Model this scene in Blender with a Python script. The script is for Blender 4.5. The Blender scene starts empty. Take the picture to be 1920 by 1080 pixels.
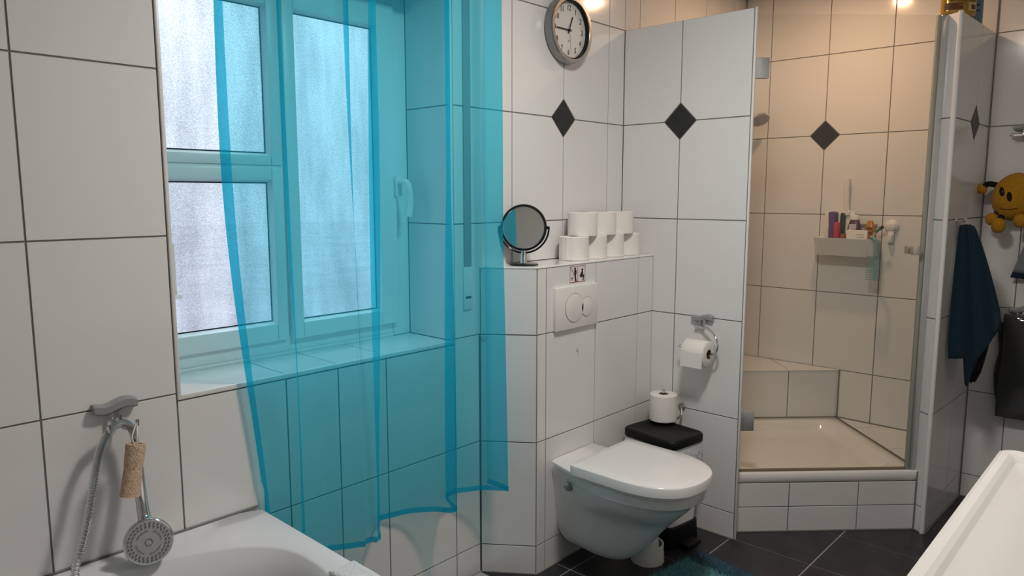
import bpy, bmesh, math, random
from mathutils import Vector, Matrix
random.seed(7)
scene = bpy.context.scene
COL = scene.collection
PI = math.pi

# ------------------------------------------------------------------ camera
cam_d = bpy.data.cameras.new('camera')
cam = bpy.data.objects.new('camera', cam_d); COL.objects.link(cam)
scene.camera = cam
cam_d.sensor_fit = 'HORIZONTAL'; cam_d.sensor_width = 36.0
cam_d.lens = 1359.57 / 1920 * 36.0
cam_d.clip_start = 0.02
_a = PI / 4 - 0.0374; _p = 0.1282
FW = Vector((math.cos(_a) * math.cos(_p), math.sin(_a) * math.cos(_p), -math.sin(_p)))
RT = Vector((math.sin(_a), -math.cos(_a), 0))
UP = RT.cross(FW)
M = Matrix((RT, UP, -FW)).transposed().to_4x4()
M.translation = Vector((-2.6991, -1.8414, 1.4118))
cam.matrix_world = M

# ------------------------------------------------------------------ world, exposure
world = bpy.data.worlds.new('world'); scene.world = world
world.use_nodes = True
bgn = world.node_tree.nodes['Background']
SKY = 1.05
bgn.inputs['Color'].default_value = (0.76, 0.86, 1.0, 1)
_wn = world.node_tree                                   # overcast sky: zenith three times the horizon
_tc = _wn.nodes.new('ShaderNodeTexCoord'); _sx = _wn.nodes.new('ShaderNodeSeparateXYZ')
_mr = _wn.nodes.new('ShaderNodeMapRange')
_mr.inputs['From Min'].default_value = 0.0; _mr.inputs['From Max'].default_value = 1.0
_mr.inputs['To Min'].default_value = SKY; _mr.inputs['To Max'].default_value = SKY * 3.0
_wn.links.new(_tc.outputs['Generated'], _sx.inputs[0]); _wn.links.new(_sx.outputs['Z'], _mr.inputs['Value'])
_wn.links.new(_mr.outputs[0], bgn.inputs['Strength'])
scene.view_settings.view_transform = 'Standard'
scene.view_settings.look = 'None'
scene.view_settings.gamma = 1.0
scene.view_settings.use_curve_mapping = False
scene.view_settings.exposure = 0.22
scene.cycles.use_denoising = True
scene.cycles.use_adaptive_sampling = True
scene.cycles.adaptive_threshold = 0.025
scene.cycles.max_bounces = 9
scene.cycles.diffuse_bounces = 4
scene.cycles.glossy_bounces = 5
scene.cycles.transmission_bounces = 8
scene.cycles.transparent_max_bounces = 14
scene.cycles.caustics_reflective = False
scene.cycles.caustics_refractive = True
scene.cycles.sample_clamp_indirect = 4.0

WARM = (1.0, 0.60, 0.34); NEUT = (1.0, 0.93, 0.86)
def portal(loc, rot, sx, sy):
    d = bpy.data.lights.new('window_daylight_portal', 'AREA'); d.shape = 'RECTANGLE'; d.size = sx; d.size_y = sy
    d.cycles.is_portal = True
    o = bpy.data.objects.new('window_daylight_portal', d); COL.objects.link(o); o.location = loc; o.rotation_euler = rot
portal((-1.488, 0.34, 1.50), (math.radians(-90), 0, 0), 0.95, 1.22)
LAMPS = [  # x, y, watts, colour
    (0.60, -0.62, 5.4, WARM, 'round warm recessed lamp in the ceiling above the shower tray'),
    (-1.20, -1.06, 18.5, NEUT, 'wide round ceiling lamp over the middle of the room'),
]
CEIL = 2.45

# ------------------------------------------------------------------ materials
def mat(name, col, rough=0.5, metal=0.0, spec=0.5, trans=0.0, coat=0.0, sheen=0.0,
        noise=None, bump=None, alpha=1.0, emit=None, ior=1.45):
    """noise=(scale, amount[, stretch]) colour variation, bump=(scale, strength[, distance])"""
    m = bpy.data.materials.new(name); m.use_nodes = True
    nt = m.node_tree; b = nt.nodes['Principled BSDF']
    b.inputs['Base Color'].default_value = (*col, 1)
    b.inputs['Roughness'].default_value = rough
    b.inputs['Metallic'].default_value = metal
    b.inputs['Specular IOR Level'].default_value = spec
    b.inputs['Transmission Weight'].default_value = trans
    b.inputs['Coat Weight'].default_value = coat
    b.inputs['Sheen Weight'].default_value = sheen
    b.inputs['Alpha'].default_value = alpha
    b.inputs['IOR'].default_value = ior
    if emit:
        b.inputs['Emission Color'].default_value = (*emit[0], 1)
        b.inputs['Emission Strength'].default_value = emit[1]
    tc = None
    if noise or bump:
        tc = nt.nodes.new('ShaderNodeTexCoord')
    if noise:
        n = nt.nodes.new('ShaderNodeTexNoise'); n.inputs['Scale'].default_value = noise[0]
        n.inputs['Detail'].default_value = 5
        nt.links.new(tc.outputs['Object'], n.inputs['Vector'])
        r = nt.nodes.new('ShaderNodeMapRange')
        r.inputs['From Min'].default_value = 0.3; r.inputs['From Max'].default_value = 0.7
        r.inputs['To Min'].default_value = 1 - noise[1]; r.inputs['To Max'].default_value = 1 + noise[1]
        nt.links.new(n.outputs['Fac'], r.inputs['Value'])
        mx = nt.nodes.new('ShaderNodeMix'); mx.data_type = 'RGBA'; mx.blend_type = 'MULTIPLY'
        mx.inputs['Factor'].default_value = 1
        mx.inputs[6].default_value = (*col, 1)
        nt.links.new(r.outputs['Result'], mx.inputs[7])
        nt.links.new(mx.outputs[2], b.inputs['Base Color'])
    if bump:
        n2 = nt.nodes.new('ShaderNodeTexNoise'); n2.inputs['Scale'].default_value = bump[0]
        n2.inputs['Detail'].default_value = 3
        nt.links.new(tc.outputs['Object'], n2.inputs['Vector'])
        bp = nt.nodes.new('ShaderNodeBump'); bp.inputs['Strength'].default_value = bump[1]
        bp.inputs['Distance'].default_value = bump[2] if len(bump) > 2 else 0.002
        nt.links.new(n2.outputs['Fac'], bp.inputs['Height'])
        nt.links.new(bp.outputs['Normal'], b.inputs['Normal'])
    return m

MT = {}
MT['tile'] = mat('white_glazed_tile', (0.80, 0.80, 0.795), 0.13, spec=0.5, bump=(9, 0.05, 0.004))
MT['grout'] = mat('grey_grout', (0.21, 0.20, 0.19), 0.9)
MT['grout_floor'] = mat('light_grout', (0.46, 0.45, 0.44), 0.9)
MT['slate'] = mat('dark_stone_tile', (0.028, 0.028, 0.032), 0.33, noise=(14, 0.35), bump=(30, 0.15, 0.002))
MT['diamond'] = mat('dark_inlay_tile', (0.022, 0.022, 0.024), 0.4, noise=(30, 0.3))
MT['plaster'] = mat('white_ceiling_paint', (0.80, 0.79, 0.77), 0.9)
MT['wall_paint'] = mat('white_wall_paint', (0.74, 0.73, 0.71), 0.7)
MT['scale_glass'] = mat('silver_backed_glass', (0.42, 0.46, 0.46), 0.12)
MT['trim'] = mat('white_plastic_trim', (0.82, 0.82, 0.81), 0.3)
MT['ceramic'] = mat('white_ceramic', (0.84, 0.84, 0.83), 0.06, spec=0.55)
MT['cream'] = mat('cream_ceramic', (0.84, 0.825, 0.80), 0.10, spec=0.5)
MT['acrylic'] = mat('white_acrylic', (0.80, 0.81, 0.83), 0.14, spec=0.5)
MT['pvc'] = mat('white_window_pvc', (0.80, 0.83, 0.84), 0.35)
MT['plastic'] = mat('white_plastic', (0.82, 0.81, 0.78), 0.3)
MT['chrome'] = mat('chrome', (0.72, 0.72, 0.73), 0.10, metal=1)
MT['satin'] = mat('satin_chrome', (0.62, 0.64, 0.65), 0.42, metal=0.8)
MT['steel'] = mat('brushed_steel', (0.32, 0.32, 0.32), 0.30, metal=1)
MT['grey_plastic'] = mat('grey_plastic', (0.30, 0.31, 0.32), 0.35, spec=0.6)
MT['rubber'] = mat('black_rubber', (0.012, 0.012, 0.012), 0.6)
MT['black'] = mat('black_plastic', (0.008, 0.008, 0.009), 0.45, spec=0.3)
MT['black_gloss'] = mat('black_gloss', (0.01, 0.01, 0.01), 0.12)
MT['paper'] = mat('toilet_paper', (0.86, 0.84, 0.80), 0.95, bump=(140, 0.35, 0.002))
MT['card'] = mat('cardboard', (0.30, 0.20, 0.13), 0.9)
MT['bag'] = mat('bin_liner_bag', (0.75, 0.76, 0.77), 0.25, bump=(35, 0.9, 0.01))
MT['mirror'] = mat('mirror_glass', (0.92, 0.92, 0.90), 0.01, metal=1)
MT['dial'] = mat('clock_dial', (0.72, 0.71, 0.69), 0.6)
MT['ink'] = mat('black_print', (0.01, 0.01, 0.01), 0.6)
MT['red'] = mat('red_print', (0.32, 0.05, 0.07), 0.6)
MT['sticker'] = mat('sticker_white', (0.82, 0.76, 0.76), 0.5)
MT['loofah'] = mat('loofah_fibre', (0.62, 0.45, 0.31), 0.95, noise=(260, 0.35), bump=(200, 0.8, 0.004))
MT['cord'] = mat('white_cord', (0.72, 0.70, 0.64), 0.8)
MT['face'] = mat('shower_face_grey', (0.42, 0.43, 0.44), 0.35)
MT['nozzle'] = mat('nozzle_grey', (0.14, 0.14, 0.15), 0.5)
MT['mat_light'] = mat('bath_mat_teal', (0.06, 0.25, 0.31), 1.0, sheen=0.4, noise=(60, 0.4))
MT['mat_dark'] = mat('bath_mat_petrol', (0.008, 0.065, 0.115), 1.0, sheen=0.3, noise=(60, 0.4))
MT['towel_blue'] = mat('petrol_towel', (0.003, 0.022, 0.040), 1.0, sheen=0.06, noise=(200, 0.3), bump=(350, 0.6, 0.003))
MT['towel_grey'] = mat('charcoal_towel', (0.060, 0.062, 0.068), 1.0, sheen=0.25, noise=(200, 0.25), bump=(350, 0.6, 0.003))
MT['cloth_grey'] = mat('light_grey_cloth', (0.22, 0.24, 0.27), 1.0, sheen=0.2, bump=(350, 0.6, 0.003))
MT['navy'] = mat('navy_band', (0.008, 0.014, 0.045), 0.9)
MT['terry'] = mat('white_terry', (0.82, 0.85, 0.88), 1.0, sheen=0.4, bump=(220, 1.0, 0.006))
MT['yellow'] = mat('yellow_plush', (0.44, 0.21, 0.008), 1.0, sheen=0.1, noise=(120, 0.18), bump=(260, 0.5, 0.003))
MT['plush_black'] = mat('black_plush', (0.006, 0.006, 0.007), 1.0, bump=(260, 0.5, 0.003))
MT['clear'] = mat('clear_plastic', (0.80, 0.85, 0.85), 0.15, alpha=0.45)
MT['gold'] = mat('gold_bottle', (0.50, 0.30, 0.06), 0.22, metal=0.6)
MT['gold_light'] = mat('pale_gold_label', (0.70, 0.55, 0.22), 0.3, metal=0.3)
MT['brown'] = mat('brown_label', (0.16, 0.06, 0.025), 0.4)
MT['blue_bottle'] = mat('blue_bottle', (0.13, 0.26, 0.36), 0.2)
MT['purple'] = mat('purple_bottle', (0.13, 0.085, 0.20), 0.3)
MT['purple_dark'] = mat('plum_bottle', (0.10, 0.045, 0.085), 0.3)
MT['pink'] = mat('pink_bottle', (0.55, 0.05, 0.10), 0.35)
MT['orange'] = mat('orange_bottle', (0.50, 0.20, 0.015), 0.25)
MT['rust'] = mat('rust_orange_tub', (0.30, 0.08, 0.025), 0.45)
MT['green_dark'] = mat('dark_green_plastic', (0.03, 0.06, 0.04), 0.4)
MT['label_lilac'] = mat('lilac_label', (0.55, 0.48, 0.56), 0.5)
MT['white_card'] = mat('white_carton', (0.80, 0.79, 0.75), 0.6)
MT['teal_plastic'] = mat('teal_comb_plastic', (0.17, 0.38, 0.38), 0.35)
MT['green'] = mat('green_plastic', (0.03, 0.28, 0.10), 0.4)
MT['seal'] = mat('door_seal_plastic', (0.40, 0.42, 0.38), 0.25, alpha=0.75)
MT['alu'] = mat('aluminium_profile', (0.66, 0.67, 0.66), 0.3, metal=0.7)
MT['grime'] = mat('beige_silicone', (0.24, 0.17, 0.12), 0.6)
MT['caulk'] = mat('grey_silicone', (0.20, 0.20, 0.20), 0.5)
MT['gravel'] = mat('outdoor_ground', (0.31, 0.30, 0.31), 0.9, noise=(0.6, 0.3))
MT['lampglow'] = mat('lamp_glow', (1, 1, 1), 0.5, emit=((1.0, 0.78, 0.55), 2.0))

def glass_mat():
    m = bpy.data.materials.new('shower_glass'); m.use_nodes = True; nt = m.node_tree; nt.nodes.clear()
    o = nt.nodes.new('ShaderNodeOutputMaterial'); t = nt.nodes.new('ShaderNodeBsdfTransparent')
    t.inputs['Color'].default_value = (0.965, 0.975, 0.965, 1)
    g = nt.nodes.new('ShaderNodeBsdfGlossy'); g.inputs['Roughness'].default_value = 0.02
    f = nt.nodes.new('ShaderNodeFresnel'); f.inputs['IOR'].default_value = 1.45
    geo = nt.nodes.new('ShaderNodeNewGeometry')           # same reflectance on entering and leaving the sheet
    ir = nt.nodes.new('ShaderNodeMapRange'); ir.inputs['To Min'].default_value = 1.45; ir.inputs['To Max'].default_value = 1 / 1.45
    nt.links.new(geo.outputs['Backfacing'], ir.inputs['Value']); nt.links.new(ir.outputs[0], f.inputs['IOR'])
    mx = nt.nodes.new('ShaderNodeMixShader')
    nt.links.new(f.outputs[0], mx.inputs[0]); nt.links.new(t.outputs[0], mx.inputs[1]); nt.links.new(g.outputs[0], mx.inputs[2])
    nt.links.new(mx.outputs[0], o.inputs[0]); return m
MT['glass'] = glass_mat()

def pane_mat(name, tint, clear, relief):
    """structured privacy glass: part straight-through, part rough refraction with a rippled relief"""
    m = bpy.data.materials.new(name); m.use_nodes = True; nt = m.node_tree; nt.nodes.clear()
    o = nt.nodes.new('ShaderNodeOutputMaterial')
    tc = nt.nodes.new('ShaderNodeTexCoord')
    mp = nt.nodes.new('ShaderNodeMapping'); mp.inputs['Scale'].default_value = (1, 1, 0.22)
    nt.links.new(tc.outputs['Object'], mp.inputs['Vector'])
    n = nt.nodes.new('ShaderNodeTexNoise'); n.inputs['Scale'].default_value = 16; n.inputs['Detail'].default_value = 2
    nt.links.new(mp.outputs[0], n.inputs['Vector'])
    n2 = nt.nodes.new('ShaderNodeTexNoise'); n2.inputs['Scale'].default_value = 260; n2.inputs['Detail'].default_value = 1
    nt.links.new(tc.outputs['Object'], n2.inputs['Vector'])
    b1 = nt.nodes.new('ShaderNodeBump'); b1.inputs['Strength'].default_value = 1; b1.inputs['Distance'].default_value = 0.05
    b2 = nt.nodes.new('ShaderNodeBump'); b2.inputs['Strength'].default_value = 1; b2.inputs['Distance'].default_value = 0.0022
    nt.links.new(n.outputs['Fac'], b1.inputs['Height']); nt.links.new(n2.outputs['Fac'], b2.inputs['Height'])
    nt.links.new(b1.outputs[0], b2.inputs['Normal'])
    r = nt.nodes.new('ShaderNodeBsdfRefraction'); r.inputs['IOR'].default_value = 1.35
    r.inputs['Roughness'].default_value = 0.25; r.inputs['Color'].default_value = (*tint, 1)
    nt.links.new(b2.outputs[0], r.inputs['Normal'])
    t = nt.nodes.new('ShaderNodeBsdfTransparent'); t.inputs['Color'].default_value = (*tint, 1)
    # thick and thin runs of the cast glass
    n3 = nt.nodes.new('ShaderNodeTexNoise'); n3.inputs['Scale'].default_value = 13; n3.inputs['Detail'].default_value = 3
    nt.links.new(mp.outputs[0], n3.inputs['Vector'])
    ad = nt.nodes.new('ShaderNodeMath'); ad.operation = 'MULTIPLY_ADD'; ad.inputs[1].default_value = 0.8
    nt.links.new(n2.outputs['Fac'], ad.inputs[0]); nt.links.new(n3.outputs['Fac'], ad.inputs[2])
    mr = nt.nodes.new('ShaderNodeMapRange'); mr.inputs['From Min'].default_value = 0.65; mr.inputs['From Max'].default_value = 1.15
    mr.inputs['To Min'].default_value = 1 - relief; mr.inputs['To Max'].default_value = 1 + relief
    nt.links.new(ad.outputs[0], mr.inputs['Value'])
    cm = nt.nodes.new('ShaderNodeMix'); cm.data_type = 'RGBA'; cm.blend_type = 'MULTIPLY'; cm.inputs['Factor'].default_value = 1
    cm.inputs[6].default_value = (*tint, 1); nt.links.new(mr.outputs[0], cm.inputs[7])
    nt.links.new(cm.outputs[2], t.inputs['Color']); nt.links.new(cm.outputs[2], r.inputs['Color'])
    tl = nt.nodes.new('ShaderNodeBsdfTranslucent'); nt.links.new(cm.outputs[2], tl.inputs['Color'])
    mt_l = nt.nodes.new('ShaderNodeMixShader'); mt_l.inputs[0].default_value = 0.28
    nt.links.new(r.outputs[0], mt_l.inputs[1]); nt.links.new(tl.outputs[0], mt_l.inputs[2])
    mx = nt.nodes.new('ShaderNodeMixShader'); mx.inputs[0].default_value = 1 - clear
    nt.links.new(t.outputs[0], mx.inputs[1]); nt.links.new(mt_l.outputs[0], mx.inputs[2])
    gl = nt.nodes.new('ShaderNodeBsdfGlossy'); gl.inputs['Roughness'].default_value = 0.25
    nt.links.new(b2.outputs[0], gl.inputs['Normal'])
    mx2 = nt.nodes.new('ShaderNodeMixShader'); mx2.inputs[0].default_value = 0.05
    nt.links.new(mx.outputs[0], mx2.inputs[1]); nt.links.new(gl.outputs[0], mx2.inputs[2])
    nt.links.new(mx2.outputs[0], o.inputs[0]); return m
MT['pane'] = pane_mat('rippled_privacy_glass', (0.72, 0.725, 0.735), 0.4, 0.30)

def sheer_mat(name, tcol, dcol, fac):
    m = bpy.data.materials.new(name); m.use_nodes = True; nt = m.node_tree; nt.nodes.clear()
    o = nt.nodes.new('ShaderNodeOutputMaterial')
    t = nt.nodes.new('ShaderNodeBsdfTransparent'); t.inputs['Color'].default_value = (*tcol, 1)
    d = nt.nodes.new('ShaderNodeBsdfDiffuse'); d.inputs['Color'].default_value = (*dcol, 1)
    l = nt.nodes.new('ShaderNodeBsdfTranslucent'); l.inputs['Color'].default_value = (*dcol, 1)
    a = nt.nodes.new('ShaderNodeMixShader'); a.inputs[0].default_value = 0.55
    nt.links.new(d.outputs[0], a.inputs[1]); nt.links.new(l.outputs[0], a.inputs[2])
    tc = nt.nodes.new('ShaderNodeTexCoord')
    n = nt.nodes.new('ShaderNodeTexNoise'); n.inputs['Scale'].default_value = 700; n.inputs['Detail'].default_value = 1
    nt.links.new(tc.outputs['Object'], n.inputs['Vector'])
    r = nt.nodes.new('ShaderNodeMapRange'); r.inputs['From Min'].default_value = 0.3; r.inputs['From Max'].default_value = 0.7
    r.inputs['To Min'].default_value = fac - 0.05; r.inputs['To Max'].default_value = fac + 0.05
    nt.links.new(n.outputs['Fac'], r.inputs['Value'])
    mx = nt.nodes.new('ShaderNodeMixShader'); nt.links.new(r.outputs[0], mx.inputs[0])
    nt.links.new(t.outputs[0], mx.inputs[1]); nt.links.new(a.outputs[0], mx.inputs[2])
    nt.links.new(mx.outputs[0], o.inputs[0]); return m
MT['sheer'] = sheer_mat('teal_sheer_voile', (0.545, 0.94, 1.0), (0.02, 0.60, 0.81), 0.30)

# ------------------------------------------------------------------ helpers
def mesh(name, verts, faces, smooth=None):
    me = bpy.data.meshes.new(name); me.from_pydata([tuple(v) for v in verts], [], faces); me.update()
    if smooth is not None:
        me.shade_smooth(); me.set_sharp_from_angle(angle=math.radians(smooth))
    return me

def fix_normals(me):
    bm = bmesh.new(); bm.from_mesh(me); bmesh.ops.recalc_face_normals(bm, faces=bm.faces); bm.to_mesh(me); bm.free()

def link(name, me, m, parent=None):
    o = bpy.data.objects.new(name, me); COL.objects.link(o)
    if m is not None and me is not None and len(me.materials) == 0: me.materials.append(MT[m] if isinstance(m, str) else m)
    if parent is not None: o.parent = parent
    return o

def tag(o, label, cat, group=None):
    o['label'] = label; o['category'] = cat
    if group: o['group'] = group
    return o

def thing(name, label, cat, loc=(0, 0, 0), rz=0.0, group=None):
    o = bpy.data.objects.new(name, None); COL.objects.link(o)
    o.empty_display_size = 0.05
    o.location = loc; o.rotation_euler = (0, 0, rz)
    return tag(o, label, cat, group)

def structure(o): o['kind'] = 'structure'; return o

class G:
    """collects geometry; build() makes ONE mesh object"""
    def __init__(s): s.v = []; s.f = []
    def add(s, vs, fs):
        n = len(s.v); s.v += [Vector(q) for q in vs]; s.f += [tuple(i + n for i in f) for f in fs]; return s
    def box(s, a, b, bev=0.0, seg=2):
        x0, y0, z0 = a; x1, y1, z1 = b
        bm = bmesh.new(); r = bmesh.ops.create_cube(bm, size=1)
        for v in bm.verts:
            v.co = Vector(((x0 + x1) / 2 + v.co.x * (x1 - x0), (y0 + y1) / 2 + v.co.y * (y1 - y0), (z0 + z1) / 2 + v.co.z * (z1 - z0)))
        if bev: bmesh.ops.bevel(bm, geom=bm.edges[:], offset=bev, segments=seg, affect='EDGES', profile=0.5)
        bm.verts.index_update()
        s.add([v.co.copy() for v in bm.verts], [tuple(v.index for v in f.verts) for f in bm.faces]); bm.free(); return s
    def loft(s, rings, cap0=True, cap1=True, closed=True):
        n = len(rings[0]); base = len(s.v)
        for r in rings: s.v += [Vector(q) for q in r]
        m = n if closed else n - 1
        for i in range(len(rings) - 1):
            for j in range(m):
                k = (j + 1) % n
                s.f.append((base + i * n + j, base + i * n + k, base + (i + 1) * n + k, base + (i + 1) * n + j))
        if cap0: s.f.append(tuple(base + j for j in range(n - 1, -1, -1)))
        if cap1: s.f.append(tuple(base + (len(rings) - 1) * n + j for j in range(n)))
        return s
    def lathe(s, prof, o=(0, 0, 0), axis=(0, 0, 1), seg=32, cap0=True, cap1=True, sx=1.0, sy=1.0):
        """prof: [(radius, height)]"""
        ax = Vector(axis).normalized(); t = Vector((1, 0, 0)) if abs(ax.x) < 0.9 else Vector((0, 1, 0))
        e1 = (t - ax * t.dot(ax)).normalized(); e2 = ax.cross(e1); o = Vector(o)
        return s.loft([[o + ax * h + e1 * (r * sx * math.cos(2 * PI * k / seg)) + e2 * (r * sy * math.sin(2 * PI * k / seg)) for k in range(seg)] for r, h in prof], cap0, cap1)
    def tube(s, pts, rad, seg=10, caps=True):
        pts = [Vector(p) for p in pts]; n = len(pts)
        rads = rad if isinstance(rad, (list, tuple)) else [rad] * n
        t0 = (pts[1] - pts[0]).normalized()
        e = Vector((0, 0, 1)) if abs(t0.z) < 0.9 else Vector((1, 0, 0))
        e1 = (e - t0 * e.dot(t0)).normalized(); rings = []
        for i in range(n):
            t = (pts[min(i + 1, n - 1)] - pts[max(i - 1, 0)]).normalized()
            e1 = (e1 - t * e1.dot(t)).normalized(); e2 = t.cross(e1)
            rings.append([pts[i] + (e1 * math.cos(2 * PI * k / seg) + e2 * math.sin(2 * PI * k / seg)) * rads[i] for k in range(seg)])
        return s.loft(rings, caps, caps)
    def prism(s, poly, z0, z1):
        """vertical prism over an (x, y) polygon"""
        return s.loft([[(x, y, z0) for x, y in poly], [(x, y, z1) for x, y in poly]])
    def ball(s, c, r, seg=24, rings=14, sc=(1, 1, 1), rot=None):
        c = Vector(c); R = rot or Matrix.Identity(3); rr = []
        for i in range(1, rings):
            th = PI * i / rings
            rr.append([c + R @ Vector((r * sc[0] * math.sin(th) * math.cos(2 * PI * k / seg), r * sc[1] * math.sin(th) * math.sin(2 * PI * k / seg), -r * sc[2] * math.cos(th))) for k in range(seg)])
        return s.loft(rr)
    def xf(s, mt):
        s.v = [mt @ v for v in s.v]; return s
    def build(s, name, m, parent=None, smooth=40, off=None):
        vs = s.v if off is None else [v - Vector(off) for v in s.v]
        me = mesh(name, vs, s.f); fix_normals(me)
        if smooth is not None: me.shade_smooth(); me.set_sharp_from_angle(angle=math.radians(smooth))
        return link(name, me, m, parent)

def catmull(P, n, closed=False):
    P = [Vector(p) for p in P]; out = []
    for i in range(len(P) - 1):
        a = P[max(i - 1, 0)]; b = P[i]; c = P[i + 1]; d = P[min(i + 2, len(P) - 1)]
        for k in range(n):
            t = k / n
            out.append(0.5 * ((2 * b) + (c - a) * t + (2 * a - 5 * b + 4 * c - d) * t * t + (3 * b - a - 3 * c + d) * t ** 3))
    out.append(P[-1]); return out

def lerp(a, b, t): return a + (b - a) * t

class Fr:
    """a surface frame: a runs right, b runs up, n points out into the room"""
    def __init__(s, O, u, v, n):
        s.O = Vector(O); s.u = Vector(u).normalized(); s.v = Vector(v).normalized(); s.n = Vector(n).normalized()
    @staticmethod
    def wall(O, n):
        n = Vector(n).normalized(); return Fr(O, Vector((0, 0, 1)).cross(n), (0, 0, 1), n)
    def p(s, a, b, h=0.0): return s.O + s.u * a + s.v * b + s.n * h
    def mtx(s, a, b, h=0.0):
        R = Matrix((s.u, -s.n, s.v)).transposed().to_4x4(); R.translation = s.p(a, b, h); return R

TILE_D = 0.0025; J = 0.0042
_tiles = {}
def tile(F, poly, parent, m='tile', name='tile', bev=0.0007):
    """poly: [(a, b)] counter-clockwise outline in the frame; shared mesh between alike tiles"""
    ca = sum(q[0] for q in poly) / len(poly); cb = sum(q[1] for q in poly) / len(poly)
    key = (m, tuple((round(a - ca, 4), round(b - cb, 4)) for a, b in poly))
    if key not in _tiles:
        loc = [(a - ca, b - cb) for a, b in poly]; n = len(loc)
        def inset(d):
            out = []
            for i in range(n):
                p0 = Vector(loc[i - 1]); p1 = Vector(loc[i]); p2 = Vector(loc[(i + 1) % n])
                d1 = (p1 - p0).normalized(); d2 = (p2 - p1).normalized()
                n1 = Vector((-d1.y, d1.x)); n2 = Vector((-d2.y, d2.x))
                k = (n1 + n2); L = max(0.3, 1 + n1.dot(n2))
                out.append(p1 + k * (d / L))
            return out
        rings = [[(q[0], TILE_D, q[1]) for q in loc], [(q[0], bev, q[1]) for q in loc], [(q.x, 0, q.y) for q in inset(bev)]]
        vs = [v for r in rings for v in r]; fs = []
        for i in range(2):
            for j in range(n):
                k = (j + 1) % n; fs.append((i * n + j, i * n + k, (i + 1) * n + k, (i + 1) * n + j))
        fs.append(tuple(2 * n + j for j in range(n)))
        _tiles[key] = mesh(name, vs, fs)
        _tiles[key].materials.append(MT[m])
    o = bpy.data.objects.new(name, _tiles[key]); COL.objects.link(o)
    o.parent = parent; o.matrix_world = F.mtx(ca, cb)
    return o

HD = 0.0707
def rects(F, cols, rows, parent, dia=(), skip=None, m='tile', j=J):
    """a grid of tiles between the joints; corners that meet a diamond inlay are cut off"""
    for i in range(len(cols) - 1):
        for k in range(len(rows) - 1):
            a0, a1, b0, b1 = cols[i], cols[i + 1], rows[k], rows[k + 1]
            if skip and skip(a0, a1, b0, b1): continue
            if a1 - a0 < 0.012 or b1 - b0 < 0.012: continue
            h = j / 2; L = HD + j * 0.9
            pts = []
            for (ca, cb, ea, eb, order) in ((a0, b0, 1, 1, 0), (a1, b0, -1, 1, 1), (a1, b1, -1, -1, 0), (a0, b1, 1, -1, 1)):
                hit = any(abs(ca - d[0]) < 1e-4 and abs(cb - d[1]) < 1e-4 for d in dia)
                if not hit: pts.append((ca + ea * h, cb + eb * h))
                else:
                    q1 = (ca + ea * h, cb + eb * L); q2 = (ca + ea * L, cb + eb * h)
                    pts += [q1, q2] if order == 0 else [q2, q1]
            tile(F, pts, parent, m)
    for d in dia:
        tile(F, [(d[0] - HD, d[1]), (d[0], d[1] - HD), (d[0] + HD, d[1]), (d[0], d[1] + HD)], parent, 'diamond', 'diamond_tile')

def slab(name, poly, z0, z1, m='grout', parent=None):
    o = G().prism(poly, z0, z1).build(name, m, parent, smooth=None)
    if parent is None: structure(o)
    return o

# ------------------------------------------------------------------ dimensions
B0 = 0.1103
ZR = [B0 + 0.4 * k for k in range(6)]                # 0.11 ... 2.11
ROWS = [0.0] + ZR + [CEIL]
XB = 1.1473; YF = -2.12; XL = -3.9                   # right wall, front wall, rear wall
WX0, WX1, WZ0, WZ1, WD = -1.957, -1.020, 0.905, 2.11, 0.23   # window opening

# ------------------------------------------------------------------ floor and ceiling
g = TILE_D
floor = structure(G().box((XL - 0.2, YF - 0.2, -0.12), (XB + 0.2, 0.0, -g)).build('floor', 'grout_floor', smooth=None))
FF = Fr((0, 0, 0), (1, 0, 0), (0, 1, 0), (0, 0, 1))
fx = [XL] + [0.011 + 0.3285 * k for k in range(-11, 4) if 0.011 + 0.3285 * k < XB] + [XB]
fy = [YF] + [-0.893 + 0.327 * k for k in range(-3, 3)] + [0.0]
def skip_floor(a0, a1, b0, b1):
    xm, ym = (a0 + a1) / 2, (b0 + b1) / 2
    return (xm + ym > -0.20 and xm > 0.2 and ym > -1.0) or (xm < -2.0 and ym > -0.55)
rects(FF, fx, fy, floor, m='slate', j=0.0055, skip=skip_floor)
structure(G().box((XL - 0.2, YF - 0.2, CEIL), (XB + 0.2, 0.35, CEIL + 0.1)).build('ceiling', 'plaster', smooth=None))
structure(G().box((-40, 0.5, -1.3), (40, 60, -1.2)).build('ground', 'gravel', smooth=None))

# ------------------------------------------------------------------ left wall with the window
FWn = Fr.wall((0, 0, 0), (0, -1, 0))
wl = structure(bpy.data.objects.new('wall_left', None)); COL.objects.link(wl)
def core(x0, x1, z0, z1): G().box((x0, g, z0), (x1, 0.30, z1)).build('wall_core', 'grout', wl, smooth=None)
core(XL - 0.2, WX0 - g, -0.1, CEIL); core(WX1 + g, XB + 0.2, -0.1, CEIL)
core(WX0, WX1, -0.1, WZ0 - 0.004); core(WX0, WX1, WZ1, CEIL)
cols_l = [-2.2645 - 0.3 * k for k in range(5, -1, -1)] + [-1.9655]
rects(FWn, [XL] + cols_l, [ZR[1]] + ROWS[3:], wl)
rects(FWn, [-1.7605, -1.66, -1.487, -1.307, -1.008, -0.8885], [0, ZR[0], ZR[1]], wl)
rects(FWn, [-1.9655, -1.66, -1.487, -1.307, -1.008], [ZR[1], WZ0 - 0.014], wl)
rects(FWn, [-1.008, -0.8885], [ZR[1], ZR[2]], wl)
rects(FWn, [-1.9655, -1.66, -1.36, -1.06, -1.008], [WZ1 + 0.012, CEIL], wl)
cc = [-1.008, -0.7136, -0.4139, -0.1142, 0.0]
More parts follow.
